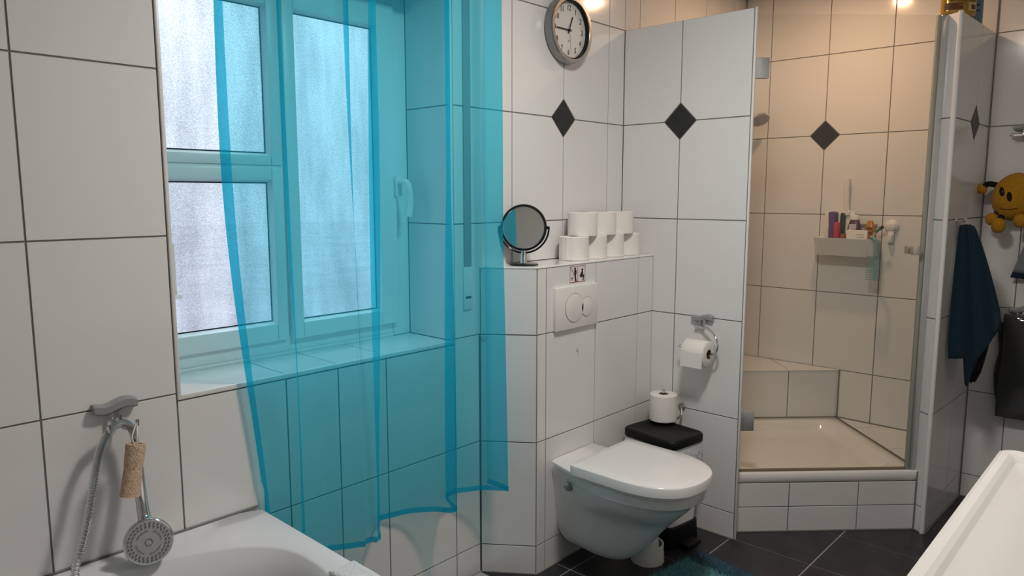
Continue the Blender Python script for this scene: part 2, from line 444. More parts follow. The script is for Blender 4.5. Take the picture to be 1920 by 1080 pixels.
rects(FWn, cc, [ZR[2], ZR[3], ZR[4], ZR[5], CEIL], wl, dia=[(-0.4139, ZR[4])],
      skip=lambda a0, a1, b0, b1: b0 < ZR[2] + 0.1 and a0 > -1.0)
rects(FWn, cc[1:], [1.1569, ZR[3]], wl)
rects(FWn, [0.0, 0.115], [ZR[5], CEIL], wl)
rects(FWn, [0.0915, 0.115], [0.26, ZR[1], ZR[2], ZR[3], ZR[4], ZR[5]], wl)
rects(FWn, [0.115, 0.411, 0.708, 1.012, XB], [0.26, ZR[1], ZR[2], ZR[3], ZR[4], ZR[5], CEIL], wl)
# reveal and sill
FRr = Fr.wall((WX1, 0, 0), (-1, 0, 0))       # right reveal, a = -y
rects(FRr, [-WD, -0.004], [WZ0, ZR[3], ZR[4], WZ1], wl)
FRl = Fr.wall((WX0, 0, 0), (1, 0, 0))
rects(FRl, [0.004, WD], [WZ0, ZR[3], ZR[4], WZ1], wl)
FS = Fr((0, 0, WZ0), (1, 0, 0), (0, 1, 0), (0, 0, 1))
rects(FS, [WX0, -1.66, -1.487, -1.307, WX1], [0.006, WD], wl)
G().box((WX0, g, WZ0 - 0.004), (WX1, 0.3, WZ0 - g)).build('sill_bed', 'grout', wl, smooth=None)
# white edge profiles round the opening
def trimbox(a, b, bev=0.002): return G().box(a, b, bev)
_tn = [0]
def trim(gm, m='trim'):
    _tn[0] += 1; return structure(gm.build('trim_%d' % _tn[0], m))
trim(trimbox((WX0 - 0.007, -0.0035, WZ0 - 0.012), (WX0 + 0.002, 0.008, WZ1 + 0.01)))
trim(trimbox((WX1 - 0.002, -0.0035, WZ0 - 0.012), (WX1 + 0.009, 0.008, WZ1 + 0.01)))
trim(trimbox((WX0 + 0.002, -0.0035, WZ0 - 0.012), (WX1 - 0.002, 0.006, WZ0 + 0.001)))
trim(trimbox((WX0 + 0.002, -0.0035, WZ1 - 0.002), (WX1 - 0.002, 0.006, WZ1 + 0.010)))

# window
win = structure(thing('window_1', '', '')); del win['label']; del win['category']
def wbox(name, x0, x1, z0, z1, y0, y1, m='pvc', bev=0.004): return G().box((x0, y0, z0), (x1, y1, z1), bev).build(name, m, win)
fy0 = WD; PX = [-1.868, -1.556, -1.468, -1.160]
# outer frame
wbox('frame', WX0, -1.898, WZ0, WZ1, fy0, fy0 + 0.06); wbox('frame', -1.098, WX1, WZ0, WZ1, fy0, fy0 + 0.06)
wbox('frame', -1.898, -1.098, WZ0, 0.968, fy0, fy0 + 0.06); wbox('frame', -1.898, -1.098, 2.035, WZ1, fy0, fy0 + 0.06)
wbox('transom', -1.915, -1.520, 1.478, 1.512, fy0 - 0.006, fy0 + 0.05)
wbox('mullion', -1.535, -1.490, 0.968, 2.035, fy0 + 0.001, fy0 + 0.06)
def sash(x0, x1, z0, z1, px0, px1, pz0, pz1, y):
    s = G()
    s.box((x0, y, z0), (px0, y + 0.05, z1), 0.004); s.box((px1, y, z0), (x1, y + 0.05, z1), 0.004)
    s.box((px0, y, z0), (px1, y + 0.05, pz0), 0.004); s.box((px0, y, pz1), (px1, y + 0.05, z1), 0.004)
    s = s.build('sash', 'pvc', win)
    # glazing beads sloping to the pane
    bd = G(); w = 0.012
    for (a, b) in (((px0, pz0), (px1, pz0)), ((px1, pz0), (px1, pz1)), ((px1, pz1), (px0, pz1)), ((px0, pz1), (px0, pz0))):
        pass
    ring0 = [(px0 - 0.001, y + 0.004, pz0 - 0.001), (px1 + 0.001, y + 0.004, pz0 - 0.001), (px1 + 0.001, y + 0.004, pz1 + 0.001), (px0 - 0.001, y + 0.004, pz1 + 0.001)]
    ring1 = [(px0 + w * .5, y + 0.022, pz0 + w * .5), (px1 - w * .5, y + 0.022, pz0 + w * .5), (px1 - w * .5, y + 0.022, pz1 - w * .5), (px0 + w * .5, y + 0.022, pz1 - w * .5)]
    ring2 = [(q[0], y + 0.03, q[2]) for q in ring1]
    bd.loft([ring0, ring1, ring2], False, False); bd.build('glazing_bead', 'pvc', s, smooth=None)
    gk = G(); r3 = [(q[0], y + 0.0225, q[2]) for q in ring1]
    k = 0.004; cx, cz = (px0 + px1) / 2, (pz0 + pz1) / 2
    r4 = [(q[0] + (k if q[0] < cx else -k), y + 0.0225, q[2] + (k if q[2] < cz else -k)) for q in ring1]
    gk.loft([r3, r4], False, False); gk.build('gasket', 'rubber', s, smooth=None)
    G().add([(px0, y + .025, pz0), (px1, y + .025, pz0), (px1, y + .025, pz1), (px0, y + .025, pz1)], [(0, 1, 2, 3)]).build('pane', 'pane', s, smooth=None)
sash(-1.915, -1.520, 1.500, 2.050, PX[0], PX[1], 1.530, 1.972, fy0 - 0.012)
sash(-1.915, -1.520, 0.955, 1.492, PX[0], PX[1], 1.010, 1.455, fy0 - 0.012)
sash(-1.508, -1.085, 0.955, 2.050, PX[2], PX[3], 1.006, 1.972, fy0 - 0.02)
h = G(); h.box((-1.098, fy0 - 0.034, 1.405), (-1.070, fy0 - 0.02, 1.475), 0.004)
hd = h.build('handle_plate', 'plastic', win)
G().tube(catmull([(-1.084, fy0 - 0.030, 1.455), (-1.084, fy0 - 0.070, 1.456), (-1.080, fy0 - 0.082, 1.435), (-1.075, fy0 - 0.082, 1.39), (-1.080, fy0 - 0.080, 1.335)], 6), 0.0105, 10).build('handle', 'plastic', hd)
G().box((-1.89, fy0 - 0.004, WZ0), (-1.10, fy0 + 0.0, WZ0 + 0.012), 0.003).build('sill_seal', 'pvc', win)

# ------------------------------------------------------------------ right wall
FB = Fr.wall((XB, 0, 0), (-1, 0, 0))        # a = -y
wr = structure(G().box((XB + g, YF - 0.2, -0.1), (XB + 0.2, g, CEIL)).build('wall_right', 'grout', smooth=None))
rects(FB, [0.0, 0.148, 0.448, 0.748, 1.048], [0.26, ZR[1], ZR[2], ZR[3], ZR[4], ZR[5], CEIL], wr, dia=[(0.448, ZR[4])])
rects(FB, [1.1603, 1.312, 1.612, 1.912, -YF], ROWS, wr)
rects(FB, [1.048, 1.1603], [ZR[5], CEIL], wr)
# the two walls behind the photographer
wf = structure(G().box((XL - 0.2, YF - 0.2, -0.1), (XB + 0.2, YF, CEIL)).build('wall_front', 'wall_paint', smooth=None))
structure(G().box((XL - 0.25, YF, 0), (XL, 0.3, CEIL)).build('wall_rear', 'plaster', smooth=None))

# ------------------------------------------------------------------ cistern box under the clock
CX0, CX1, CY, CZ = -0.8885, -0.7632, -0.1683, 1.1569
e = 0.002
wc = slab('wall_cistern', [(CX0 + .004, -0.0005), (CX1 + .0025, CY + g), (0 - 0.0026, CY + g), (-0.0026, -0.0005)], 0.0, CZ - g)
FCf = Fr.wall((0, CY, 0), (0, -1, 0))
ZRC = [0.0, ZR[0], ZR[1], ZR[2], CZ - 0.006]
rects(FCf, [CX1 + 0.001, -0.7125, -0.4128, -0.1131, -0.002], ZRC, wc)
cd = Vector((CX1 - CX0, CY, 0)); cl = cd.length
FCc = Fr.wall((CX0, 0, 0), (cd.y / cl, -cd.x / cl, 0))
if FCc.u.dot(cd) < 0: FCc = Fr((CX0, 0, 0), cd, (0, 0, 1), Vector((cd.y, -cd.x, 0)))
rects(FCc, [0.003, cl - 0.001], ZRC, wc)
FCt = Fr((0, 0, CZ), (1, 0, 0), (0, 1, 0), (0, 0, 1))
hh = J / 2
tile(FCt, [(CX0 + .006, -hh), (CX1 + .001, CY + .0015), (-0.4128 - hh, CY + .0015), (-0.4128 - hh, -hh)], wc)
tile(FCt, [(-0.4128 + hh, CY + .0015), (-0.1131 - hh, CY + .0015), (-0.1131 - hh, -hh), (-0.4128 + hh, -hh)], wc)
tile(FCt, [(-0.1131 + hh, CY + .0015), (-0.004, CY + .0015), (-0.004, -hh), (-0.1131 + hh, -hh)], wc)
trim(G().tube([(CX0 + .004, -.003, CZ - .004), (CX1, CY + .001, CZ - .004), (-0.003, CY + .001, CZ - .004)], 0.0038, 8))
# dark sealing strip at the floor
def caulk(pts, parent, r=0.004): G().tube(pts, r, 6).build('sealing_joint', 'caulk', parent)
caulk([(-1.76, -.002, .001), (CX0, -.002, .001), (CX1, CY - .002, .001), (-.004, CY - .002, .001), (-.002, -0.5815, .001)], wc)

# ------------------------------------------------------------------ partition wall beside the toilet
PY = -0.592
wp = slab('wall_partition', [(g, 0.0), (g, -0.5815), (0.0035, PY + .004), (0.089, PY + .09), (0.089, 0.0)], 0.0, ZR[5] - 0.001)
FP = Fr.wall((0, 0, 0), (-1, 0, 0))
rects(FP, [0.0, 0.2787, 0.5815], ROWS[:-1], wp, dia=[(0.2787, ZR[4])],
      skip=None)
FPi = Fr.wall((0.0915, 0, 0), (1, 0, 0))    # a = y
rects(FPi, [-0.495, -0.30, 0.0], [0.26, ZR[1], ZR[2], ZR[3], ZR[4], ZR[5]], wp)
trim(G().box((-0.0015, PY, 0.0), (0.008, -0.583, ZR[5] + 0.001), 0.003))
FPe = Fr((0.0065, PY + .0015, 0), (1, 1, 0), (0, 0, 1), (1, -1, 0))
rects(FPe, [0.002, 0.118], ROWS[:-1], wp)

# ------------------------------------------------------------------ short wall on the other side of the shower
A = Vector((0.5858, -1.1421, 0)); Bp = Vector((XB, -1.1603, 0)); E2 = Vector((0.6174, -1.0917, 0))
ed = (E2 - A).normalized(); Dp = A + ed * 0.108
un = (Bp - A).normalized()
wq = slab('wall_pillar', [tuple((A + un * .004 + Vector((0, g, 0)))[:2]), tuple((Bp + Vector((0, g, 0)))[:2]), (XB, Dp.y), tuple((Dp + Vector((g, 0, 0)))[:2]), tuple((A + ed * .004 + Vector((g, 0, 0)))[:2])], 0.0, ZR[5] - 0.001)
FQ = Fr(A, un, (0, 0, 1), Vector((un.y, -un.x, 0)))
LQ = (Bp - A).length
rects(FQ, [0.006, 0.322, LQ - 0.001], ROWS[:-1], wq, dia=[(0.322, ZR[4])])
FQe = Fr(Dp, -ed, (0, 0, 1), Vector((-ed.y, ed.x, 0)))
rects(FQe, [0.0, 0.108 - 0.007], ROWS[:-1], wq)
FQi = Fr.wall((0, Dp.y, 0), (0, 1, 0))
rects(FQi, [-XB, -0.90, -Dp.x - .003], [0.26, ZR[1], ZR[2], ZR[3], ZR[4], ZR[5]], wq)
trim(G().tube([A + Vector((.0045, .005, 0)), A + Vector((.0045, .005, ZR[5] + .001))], 0.0095, 14))
caulk([E2 + Vector((-.004, 0, .001)), A + Vector((-.006, -.004, .001)), Bp + Vector((0, -.003, .001))], wq)
caulk([(XB - .003, Bp.y, .001), (XB - .003, YF, .001)], wr)
caulk([(XB - .002, Bp.y - .002, 0), (XB - .002, Bp.y - .002, 2.4)], wr, 0.003)

# ------------------------------------------------------------------ shower: threshold, tray, seat, ledges
S2 = math.sqrt(0.5)
def st(s, t, z=0.0): return Vector(((s + t) * S2, (t - s) * S2, z))   # s along the door, t into the shower
T0 = -0.345                                                           # tile face of the threshold
sL, sR = 0.424, 1.2085
ws = structure(G().loft([[st(sL, T0 + g, z), st(sR + .005, T0 + g, z), st(sR + .005, T0 + 0.09, z), st(sL, T0 + 0.09, z)] for z in (0.0, 0.213)]).build('wall_threshold', 'grout', smooth=None))
FT = Fr(st(0, T0), (S2, -S2, 0), (0, 0, 1), (-S2, -S2, 0))
rects(FT, [sL - .004, 0.666, 0.962, sR], [0.0, 0.1085, 0.2135], ws)
caulk([st(sL, T0 - .002, .001), st(sR, T0 - .002, .001)], ws)
caulk([st(sR + .001, T0 - .002, .0), st(sR + .001, T0 - .002, .255)], ws, 0.003)

tray = thing('shower_tray', 'cream square shower tray with a sunken basin behind the glass door', 'shower tray', st(0.81, 0.03, 0.213))
oc = st(0.81, 0.03, 0.213)
s0, s1, t0, t1 = 0.404, 1.222, T0, 0.397
def rrect(s0, s1, t0, t1, r, z, n=8):
    out = []
    for (cs, ct, a0) in ((s1 - r, t1 - r, 0), (s0 + r, t1 - r, 90), (s0 + r, t0 + r, 180), (s1 - r, t0 + r, 270)):
        for k in range(n + 1):
            a = math.radians(a0 + 90 * k / n); out.append(st(cs + r * math.cos(a), ct + r * math.sin(a), z) - oc)
    return out
tg = G()
tg.loft([rrect(s0, s1, t0 + .006, t1, .002, .214), rrect(s0, s1, t0, t1, .004, .222), rrect(s0, s1, t0, t1, .004, .252), rrect(s0 + .006, s1 - .006, t0 + .006, t1 - .006, .006, .258),
         rrect(s0 + .055, s1 - .055, t0 + .055, t1 - .055, .09, .2575), rrect(s0 + .062, s1 - .062, t0 + .062, t1 - .062, .09, .2545),
         rrect(s0 + .085, s1 - .085, t0 + .085, t1 - .085, .085, .20), rrect(s0 + .115, s1 - .115, t0 + .115, t1 - .115, .08, .176), rrect(s0 + .18, s1 - .18, t0 + .18, t1 - .18, .06, .168)], True, True)
tg.build('basin', 'cream', tray, 50)
dr = G().lathe([(0.045, 0.0), (0.045, 0.004), (0.038, 0.006), (0.0, 0.0065)], st(0.62, 0.06, .1685) - oc, seg=24)
dr.build('drain_cover', 'chrome', tray)

# corner seat
SX, SY = XB, -0.584
seat = structure(G().prism([(SX - g * 2, SY + .012), (SX - g * 2, -.004), (XB + SY - .0 + .012, -.004)], 0.20, 0.513 - g).build('wall_seat', 'grout', smooth=None))
FSe = Fr((XB + SY, 0, 0), (1, -1, 0), (0, 0, 1), (-1, -1, 0))
LS = math.hypot(SY, SY)
rects(FSe, [0.004, LS - 0.565, LS - 0.262, LS - 0.004], [0.258, 0.508], seat)
FSt = Fr((0, 0, 0.513), (1, 0, 0), (0, 1, 0), (0, 0, 1))
mfx, mfy = XB - 0.262 * S2, SY + 0.262 * S2
tile(FSt, [(mfx + .003, mfy), (XB - .006, SY + .012), (XB - .006, mfy + (XB - .006 - mfx) - .003)], seat)
tile(FSt, [(XB + SY + .01, -.004), (mfx, mfy + .003), (XB - .006, mfy + (XB - .006 - mfx) + .004), (XB - .006, -.004)], seat)
trim(G().tube([(XB + SY + .004, -.003, .510), (XB - .003, SY + .004, .510)], 0.0042, 8), 'cream')
# tiled triangles beside the tray
led = structure(G().prism([tuple((st(1.226, T0 + .10))[:2]), (Dp.x + .006, Dp.y + .006), (XB - .001, Dp.y + .006), (XB - .001, SY - .012)], 0.0, 0.258 - g).build('wall_ledge', 'grout', smooth=None))
FL = Fr((0, 0, 0.258), (1, 0, 0), (0, 1, 0), (0, 0, 1))
def tline(q): return st(1.227, q)
p0 = tline(T0 + .11); p1 = tline(T0 + .27); p2 = tline(T0 + .57); p3 = Vector((XB - .003, SY - .010))
yb = Dp.y + .004
def xy(v): return (v.x, v.y)
dd = Vector((S2, -S2))
q1 = Vector(xy(p1)) + dd * ((p1.y - yb) / S2); k2 = (XB - .003 - p2.x) / S2; q2 = Vector(xy(p2)) + dd * k2
tile(FL, [xy(p0), (q1.x - .003, yb), (q1.x - .003, yb + .001), (p1.x - .0015, p1.y - .0015)], led)
tile(FL, [(p1.x + .001, p1.y + .001), (q1.x + .003, yb), (XB - .003, yb), (XB - .003, q2.y - .003), (p2.x - .0015, p2.y - .0015)], led)
tile(FL, [(p2.x + .001, p2.y + .001), (XB - .003, q2.y + .003), (XB - .003, SY - .016)], led)
led2 = structure(G().prism([(0.093, -0.006), (0.093, -0.465), tuple(st(sL - .021, T0 + .09)[:2]), tuple(st(0.402, 0.36)[:2])], 0.0, 0.258).build('wall_corner', 'tile', smooth=None))
caulk([q_ - oc for q_ in (st(1.2245, T0 + .01, .258), st(1.2245, 0.39, .258))], tray, 0.003)
caulk([q_ - oc for q_ in (st(0.41, .3975, .259), st(1.22, .3975, .259))], tray, 0.004)
caulk([(XB - .002, SY - .004, .258), (XB - .002, SY - .004, .512)], seat, 0.004)
caulk([(XB - .002, SY - .006, .2595), (XB - .002, Dp.y, .2595)], led, 0.003)

# glass door
TD = -0.326
door = thing('shower_door', 'frameless clear glass shower door with chrome hinges and a square knob', 'shower door', st(0.8, TD, 0.26))
od = st(0.8, TD, 0.26)
def dbox(s0, s1, ta, tb, z0, z1, bev=0.0):
    q = G().box((s0, ta, z0), (s1, tb, z1), bev)
    q.v = [st(v.x, v.y, v.z) - od for v in q.v]; return q
dbox(0.440, 1.168, TD - .003, TD + .003, .268, 2.107).build('glass_pane', 'glass', door, smooth=None)
for (z0, z1) in ((1.862, 1.942), (0.437, 0.520)):
    hg = dbox(0.447, 0.506, TD - .011, TD - .0035, z0, z1, .002).build('hinge', 'satin', door)
    dbox(0.447, 0.506, TD + .0035, TD + .011, z0, z1, .002).build('back_plate', 'satin', hg)
    dbox(0.419, 0.452, TD - .009, TD + .009, z0 + .002, z1 - .002, .003).build('knuckle', 'steel', hg)
kn = dbox(1.118, 1.150, TD - .034, TD - .0035, 1.170, 1.202, .002).build('knob', 'chrome', door)
dbox(1.118, 1.150, TD + .0035, TD + .034, 1.170, 1.202, .002).build('inner_knob', 'chrome', kn)
dbox(1.166, 1.180, TD - .007, TD + .007, .262, 2.107, .002).build('magnetic_seal', 'seal', door)
dbox(1.181, 1.2075, TD - .010, TD + .010, .260, 2.107, .002).build('wall_profile', 'alu', door)
dbox(0.436, 1.168, TD - .006, TD + .006, .2585, .268, .002).build('sweep_seal', 'grime', door)

# ------------------------------------------------------------------ toilet
TX = -0.548; TY = CY
toi = thing('toilet', 'white wall-hung toilet with closed lid below the flush plate', 'toilet', (TX, TY, 0))
def outline(bw, hw, yb_, ym, yf, z, n=24, pw=2.3):
    """half widths: bw at the back, hw in the middle; returns ring (local)"""
    R = []
    for k in range(n + 1):
        t = k / n
        if t < 0.4:
            q = t / 0.4; y = lerp(yb_, ym, q); sm = q * q * (3 - 2 * q); x = lerp(bw, hw, sm)
        else:
            a = (t - 0.4) / 0.6 * PI / 2
            x = hw * max(math.cos(a), 0) ** (2 / pw); y = ym + (yf - ym) * math.sin(a) ** (2 / pw)
        R.append((x, y, z))
    L = [(-x, y, z) for x, y, z in reversed(R[:-1])]
    return R + L
lv = [  # z, bw, hw, yback, ymid, yfront
    (0.076, .035, .045, -.10, -.16, -.235), (0.080, .055, .065, -.06, -.16, -.265), (0.090, .066, .078, -.03, -.16, -.285),
    (0.115, .078, .090, -.008, -.17, -.315), (0.15, .088, .097, 0, -.17, -.345), (0.20, .098, .101, 0, -.18, -.385),
    (0.235, .104, .104, 0, -.19, -.412), (0.255, .107, .108, 0, -.20, -.428), (0.272, .110, .118, 0, -.22, -.444), (0.290, .112, .136, 0, -.25, -.463), (0.318, .116, .157, 0, -.275, -.490), (0.345, .120, .170, 0, -.285, -.513),
    (0.366, .124, .1745, 0, -.29, -.530), (0.370, .127, .180, 0, -.29, -.541), (0.392, .130, .182, 0, -.29, -.546), (0.404, .130, .182, 0, -.29, -.546), (0.408, .126, .178, -.003, -.29, -.542)]
G().loft([[(-.128, -.001, .403), (.128, -.001, .403), (.158, -.128, .403), (-.158, -.128, .403)], [(-.128, -.001, .416), (.128, -.001, .416), (.158, -.128, .410), (-.158, -.128, .410)], [(-.120, -.004, .424), (.120, -.004, .424), (.150, -.126, .413), (-.150, -.126, .413)]]).build('deck', 'ceramic', toi, 40)
G().loft([outline(b, h_, yb_, ym, yf, z) for z, b, h_, yb_, ym, yf in lv]).build('bowl', 'ceramic', toi, 38)
def dshape(hw, y0, yf, z, n=20, r=.02, pw=2.4):
    R = []
    for k in range(5):
        a = math.radians(90 - 90 * k / 4); R.append((hw - r + r * math.cos(a), y0 - r + r * math.sin(a), z))
    ym = y0 - 0.19
    for k in range(n + 1):
        a = k / n * PI / 2
        R.append((hw * max(math.cos(a), 0) ** (2 / pw) + (0.002 if k < 2 else 0) * 0, ym + (yf - ym) * math.sin(a) ** (2 / pw), z))
    L = [(-x, y, z) for x, y, z in reversed(R[:-1])]
    return R + L
sy0 = -0.128; syf = -0.556
G().loft([dshape(.180, sy0, syf + .008, .4085), dshape(.184, sy0, syf + .004, .411), dshape(.184, sy0, syf + .004, .418), dshape(.182, sy0, syf + .006, .420)]).build('seat_ring', 'plastic', toi, 40)
G().loft([dshape(.1885, sy0, syf - .002, .4205), dshape(.1915, sy0, syf - .004, .4215), dshape(.1915, sy0, syf - .004, .4505), dshape(.190, sy0, syf - .002, .4545),
          dshape(.185, sy0 - .004, syf + .004, .4570), dshape(.14, sy0 - .03, syf + .05, .4576), dshape(.08, sy0 - .06, syf + .12, .458)]).build('lid', 'ceramic', toi, 40)
for sx in (-1, 1):
    G().lathe([(.016, 0), (.016, .014), (.012, .017), (0, .017)], (sx * .075, -.105, .4195), seg=16).build('hinge', 'plastic', toi)
    G().lathe([(.018, 0), (.017, .012), (.012, .020), (0, .022)], (sx * .128, -.085, .345), axis=(sx, -.35, 0), seg=16).build('mounting_cap', 'grey_plastic', toi)

# flush plate
fpl = thing('flush_plate', 'white dual-flush plate with two round buttons on the cistern box', 'flush plate', (-0.547, CY, 0.992))
G().box((-.128, -.015, -.080), (.128, 0.0, .080), .002).build('plate', 'plastic', fpl)
for (cx, cz, r) in ((-0.020, -0.002, .0535), (0.0575, -0.006, .0365)):
    b = G().lathe([(r, 0), (r, .0022), (r - .002, .003), (0, .003)], (cx, -.0148, cz), axis=(0, -1, 0), seg=40).build('flush_button', 'plastic', fpl)
    G().lathe([(r + .0022, 0), (r + .0022, .0006), (r, .0006)], (cx, -.0149, cz), axis=(0, -1, 0), seg=40, cap1=False).build('button_gap', 'grey_plastic', b)

def text(body, size, parent, m, loc, name='numeral', frame=None, depth=0.0004, warp=None, align='CENTER', sx=1.0):
    cu = bpy.data.curves.new('txt', 'FONT'); cu.body = body; cu.size = size; cu.align_x = align; cu.align_y = 'CENTER'
    cu.extrude = depth; cu.resolution_u = 2
    to = bpy.data.objects.new('txt', cu); COL.objects.link(to)
    dg = bpy.context.evaluated_depsgraph_get(); me = bpy.data.meshes.new_from_object(to.evaluated_get(dg))
    bpy.data.objects.remove(to)
    for v in me.vertices:
        x, y, z = v.co.x * sx, v.co.y, v.co.z
        v.co = warp(x, y, z) if warp else Vector((x, -z, y)) + Vector(loc)
    me.materials.clear()
    return link(name, me, m, parent)

# sticker: standing man crossed out, sitting man
stk = thing('sticker', 'small square sticker of a crossed-out standing figure beside a sitting figure', 'sticker', (-0.532, CY, 1.114))
G().box((-.047, -.0008, -.031), (.047, 0, .031)).build('sheet', 'sticker', stk, smooth=None)
fr = G()
for (x0, x1, z0, z1) in ((-.047, .047, .029, .031), (-.047, .047, -.031, -.029), (-.047, -.045, -.029, .029), (.045, .047, -.029, .029), (-.001, .001, -.029, .029)):
    fr.box((x0, -.0014, z0), (x1, -.0008, z1))
fr.build('border', 'red', stk, smooth=None)
G().add([(-.0455, -.0016, .0285), (-.0425, -.0016, .0285), (-.0015, -.0016, -.0285), (-.0045, -.0016, -.0285)], [(0, 1, 2, 3)]).build('strike_line', 'red', stk, smooth=None)
def figure(name, polys, heads):
    q = G()
    for p in polys: q.add([(x, -.0018, z) for x, z in p], [tuple(range(len(p)))])
    for (x, z, r) in heads: q.add([(x + r * math.cos(k * PI / 6), -.0018, z + r * math.sin(k * PI / 6)) for k in range(12)], [tuple(range(12))])
    q.build(name, 'ink', stk, smooth=None)
figure('standing_figure', [[(-.021, .016), (-.010, .016), (-.007, .006), (-.011, -.004), (-.010, -.024), (-.006, -.027), (-.018, -.027), (-.018, -.006), (-.021, .004)]], [(-.0165, .021, .0052)])
figure('sitting_figure', [[(.024, .009), (.030, .010), (.033, .001), (.031, -.006), (.038, -.003), (.040, -.008), (.036, -.024), (.040, -.026), (.030, -.026), (.032, -.012), (.020, -.014), (.014, -.012), (.014, -.003), (.020, .004)]], [(.028, .0145, .0052)])
figure('bowl_mark', [[(-.041, -.013), (-.025, -.010), (-.026, -.012), (-.034, -.016), (-.033, -.022), (-.035, -.022), (-.037, -.0155)]], [])

# ------------------------------------------------------------------ clock
CK = (-0.414, -0.0005, 2.043)
clk = thing('wall_clock', 'round steel-rimmed wall clock with black numerals', 'clock', CK)
R = 0.1265
G().lathe([(R - .006, 0), (R, .006), (R, .036), (R - .003, .0415), (R - .0165, .0415), (R - .0185, .039), (R - .0195, .020)], (0, 0, 0), axis=(0, -1, 0), seg=64, cap1=False).build('rim', 'steel', clk, 35)
G().lathe([(R - .0195, .0205), (R - .0205, .0362), (R - .0215, .0362), (R - .0208, .0205)], (0, 0, 0), axis=(0, -1, 0), seg=64, cap0=False, cap1=False).build('inner_ring', 'black', clk, 35)
G().lathe([(R - .0195, .018), (R - .0195, .0200), (0, .0202)], (0, 0, 0), axis=(0, -1, 0), seg=64).build('dial', 'dial', clk, 35)
for k in range(1, 13):
    a = PI / 2 - k * PI / 6; rr = 0.083
    text(str(k), 0.030, clk, 'ink', (rr * math.cos(a), -.0208, rr * math.sin(a)), sx=0.85)
for k in range(12):
    tk = G()
    a = k * PI / 6; c, s_ = math.cos(a), math.sin(a)
    tk.add([((r * c - w * s_), -.0208, (r * s_ + w * c)) for r, w in ((.1005, -.001), (.1045, -.001), (.1045, .001), (.1005, .001))], [(0, 1, 2, 3)]); tk.build('hour_tick', 'ink', clk, smooth=None)
def hand(name, clock_deg, L, back, w, y, m='ink'):
    a = math.radians(90 - clock_deg); c, s_ = math.cos(a), math.sin(a)
    q = G().box((-back, y - .0008, -w / 2), (L, y, w / 2))
    q.v = [Vector((v.x * c - v.z * s_, v.y, v.x * s_ + v.z * c)) for v in q.v]; q.build(name, m, clk, smooth=None)
hand('hour_hand', 22.5, .056, .014, .0060, -.0225); hand('minute_hand', 270, .078, .014, .0045, -.0240); hand('second_hand', 173, .084, .02, .0014, -.0255, 'grey_plastic')
G().lathe([(.006, .0205), (.006, .0275), (0, .028)], axis=(0, -1, 0), seg=16).build('hand_hub', 'ink', clk)
G().lathe([(.0042, .0), (.0042, .0006), (0, .0006)], (0, -.0203, -.040), axis=(0, -1, 0), seg=12).build('dial_mark', 'grey_plastic', clk)

# ------------------------------------------------------------------ toilet rolls
def make_roll(label, loc, group=None, r=.0590, hgt=.0925, axis=(0, 0, 1), name='toilet_roll'):
    t = thing(name, label, 'toilet roll', loc, 0, group)
    ri = .020
    q = G(); prof = [(ri, 0), (r - .003, 0), (r - .0005, .002), (r, hgt * .3), (r - .0006, hgt * .7), (r - .0005, hgt - .002), (r - .003, hgt), (ri, hgt)]
    q.lathe(prof, axis=axis, seg=44, cap0=False, cap1=False); q.build('paper', 'paper', t, 50)
    G().lathe([(ri, .0005), (ri, hgt - .0005), (ri - .0012, hgt - .0005), (ri - .0012, .0005), (ri, .0005)], axis=axis, seg=24, cap0=False, cap1=False).build('core', 'card', t)
    return t
LR = 'white toilet roll standing in the %s row of the pyramid on the cistern ledge, %s'
bot = [(-.447, 'with a loose end'), (-.326, 'second from the mirror'), (-.206, 'third from the mirror'), (-.086, 'against the partition')]
top = [(-.393, 'beside the mirror'), (-.266, 'the middle one'), (-.144, 'beside the partition wall')]
for x, w in bot:
    t = make_roll('white toilet roll in the bottom row on the ledge ' + w, (x, -.084, CZ), 'toilet rolls stacked on the ledge')
    t.rotation_euler.z = random.uniform(0, 3)
    if w.startswith('with a'):
        G().box((-.0598, -.012, .003), (-.0588, .012, .0900)).build('loose_end', 'paper', t); t.rotation_euler.z = 0.35
for x, w in top:
    make_roll('white toilet roll in the top row of the stack, ' + w, (x, -.084 + random.uniform(-.004, .004), CZ + .0926), 'toilet rolls stacked on the ledge')

# make-up mirror
mir = thing('makeup_mirror', 'small round swivel mirror with black frame on a chrome stand', 'mirror', (-0.738, -0.080, CZ))
G().lathe([(.054, 0), (.054, .003), (.051, .0055), (.012, .007), (.012, .008)], seg=40).build('base', 'black_gloss', mir)
G().lathe([(.0125, .007), (.0125, .042), (.0095, .047), (.0095, .053)], seg=20).build('stem', 'chrome', mir)
ml = math.radians(-47)                                # disc faces the room
mn = Vector((-.835, -.55, -.015)).normalized()
mt_ = Vector((0, 0, 1)).cross(mn).normalized(); mc = Vector((0, 0, .136)); mup = mn.cross(mt_)
def ringpt(r, a, h=0): return mc + mt_ * (r * math.cos(a)) + mup * (r * math.sin(a)) + mn * h
G().lathe([(.072, -.007), (.083, -.006), (.085, .0), (.083, .006), (.0765, .007), (.0755, .0045)], mc, axis=mn, seg=56, cap1=False).build('frame', 'black_gloss', mir)
G().lathe([(.0765, .0070), (.0755, .0085), (.0740, .0070), (.0740, .0045)], mc, axis=mn, seg=56, cap0=False, cap1=False).build('chrome_ring', 'chrome', mir)
G().lathe([(.0750, .0050)] + [(.0750 * k / 8, .0050 - .0035 * (1 - (k / 8) ** 2)) for k in range(7, -1, -1)], mc, axis=mn, seg=56, cap0=False).build('mirror_glass', 'mirror', mir, 60)
G().tube([ringpt(.0915, PI + PI * k / 28) for k in range(29)], .0036, 8).build('yoke', 'black_gloss', mir)
for a in (0, PI): G().ball(ringpt(.0890, a), .0065, 12, 8).build('pivot', 'black_gloss', mir)

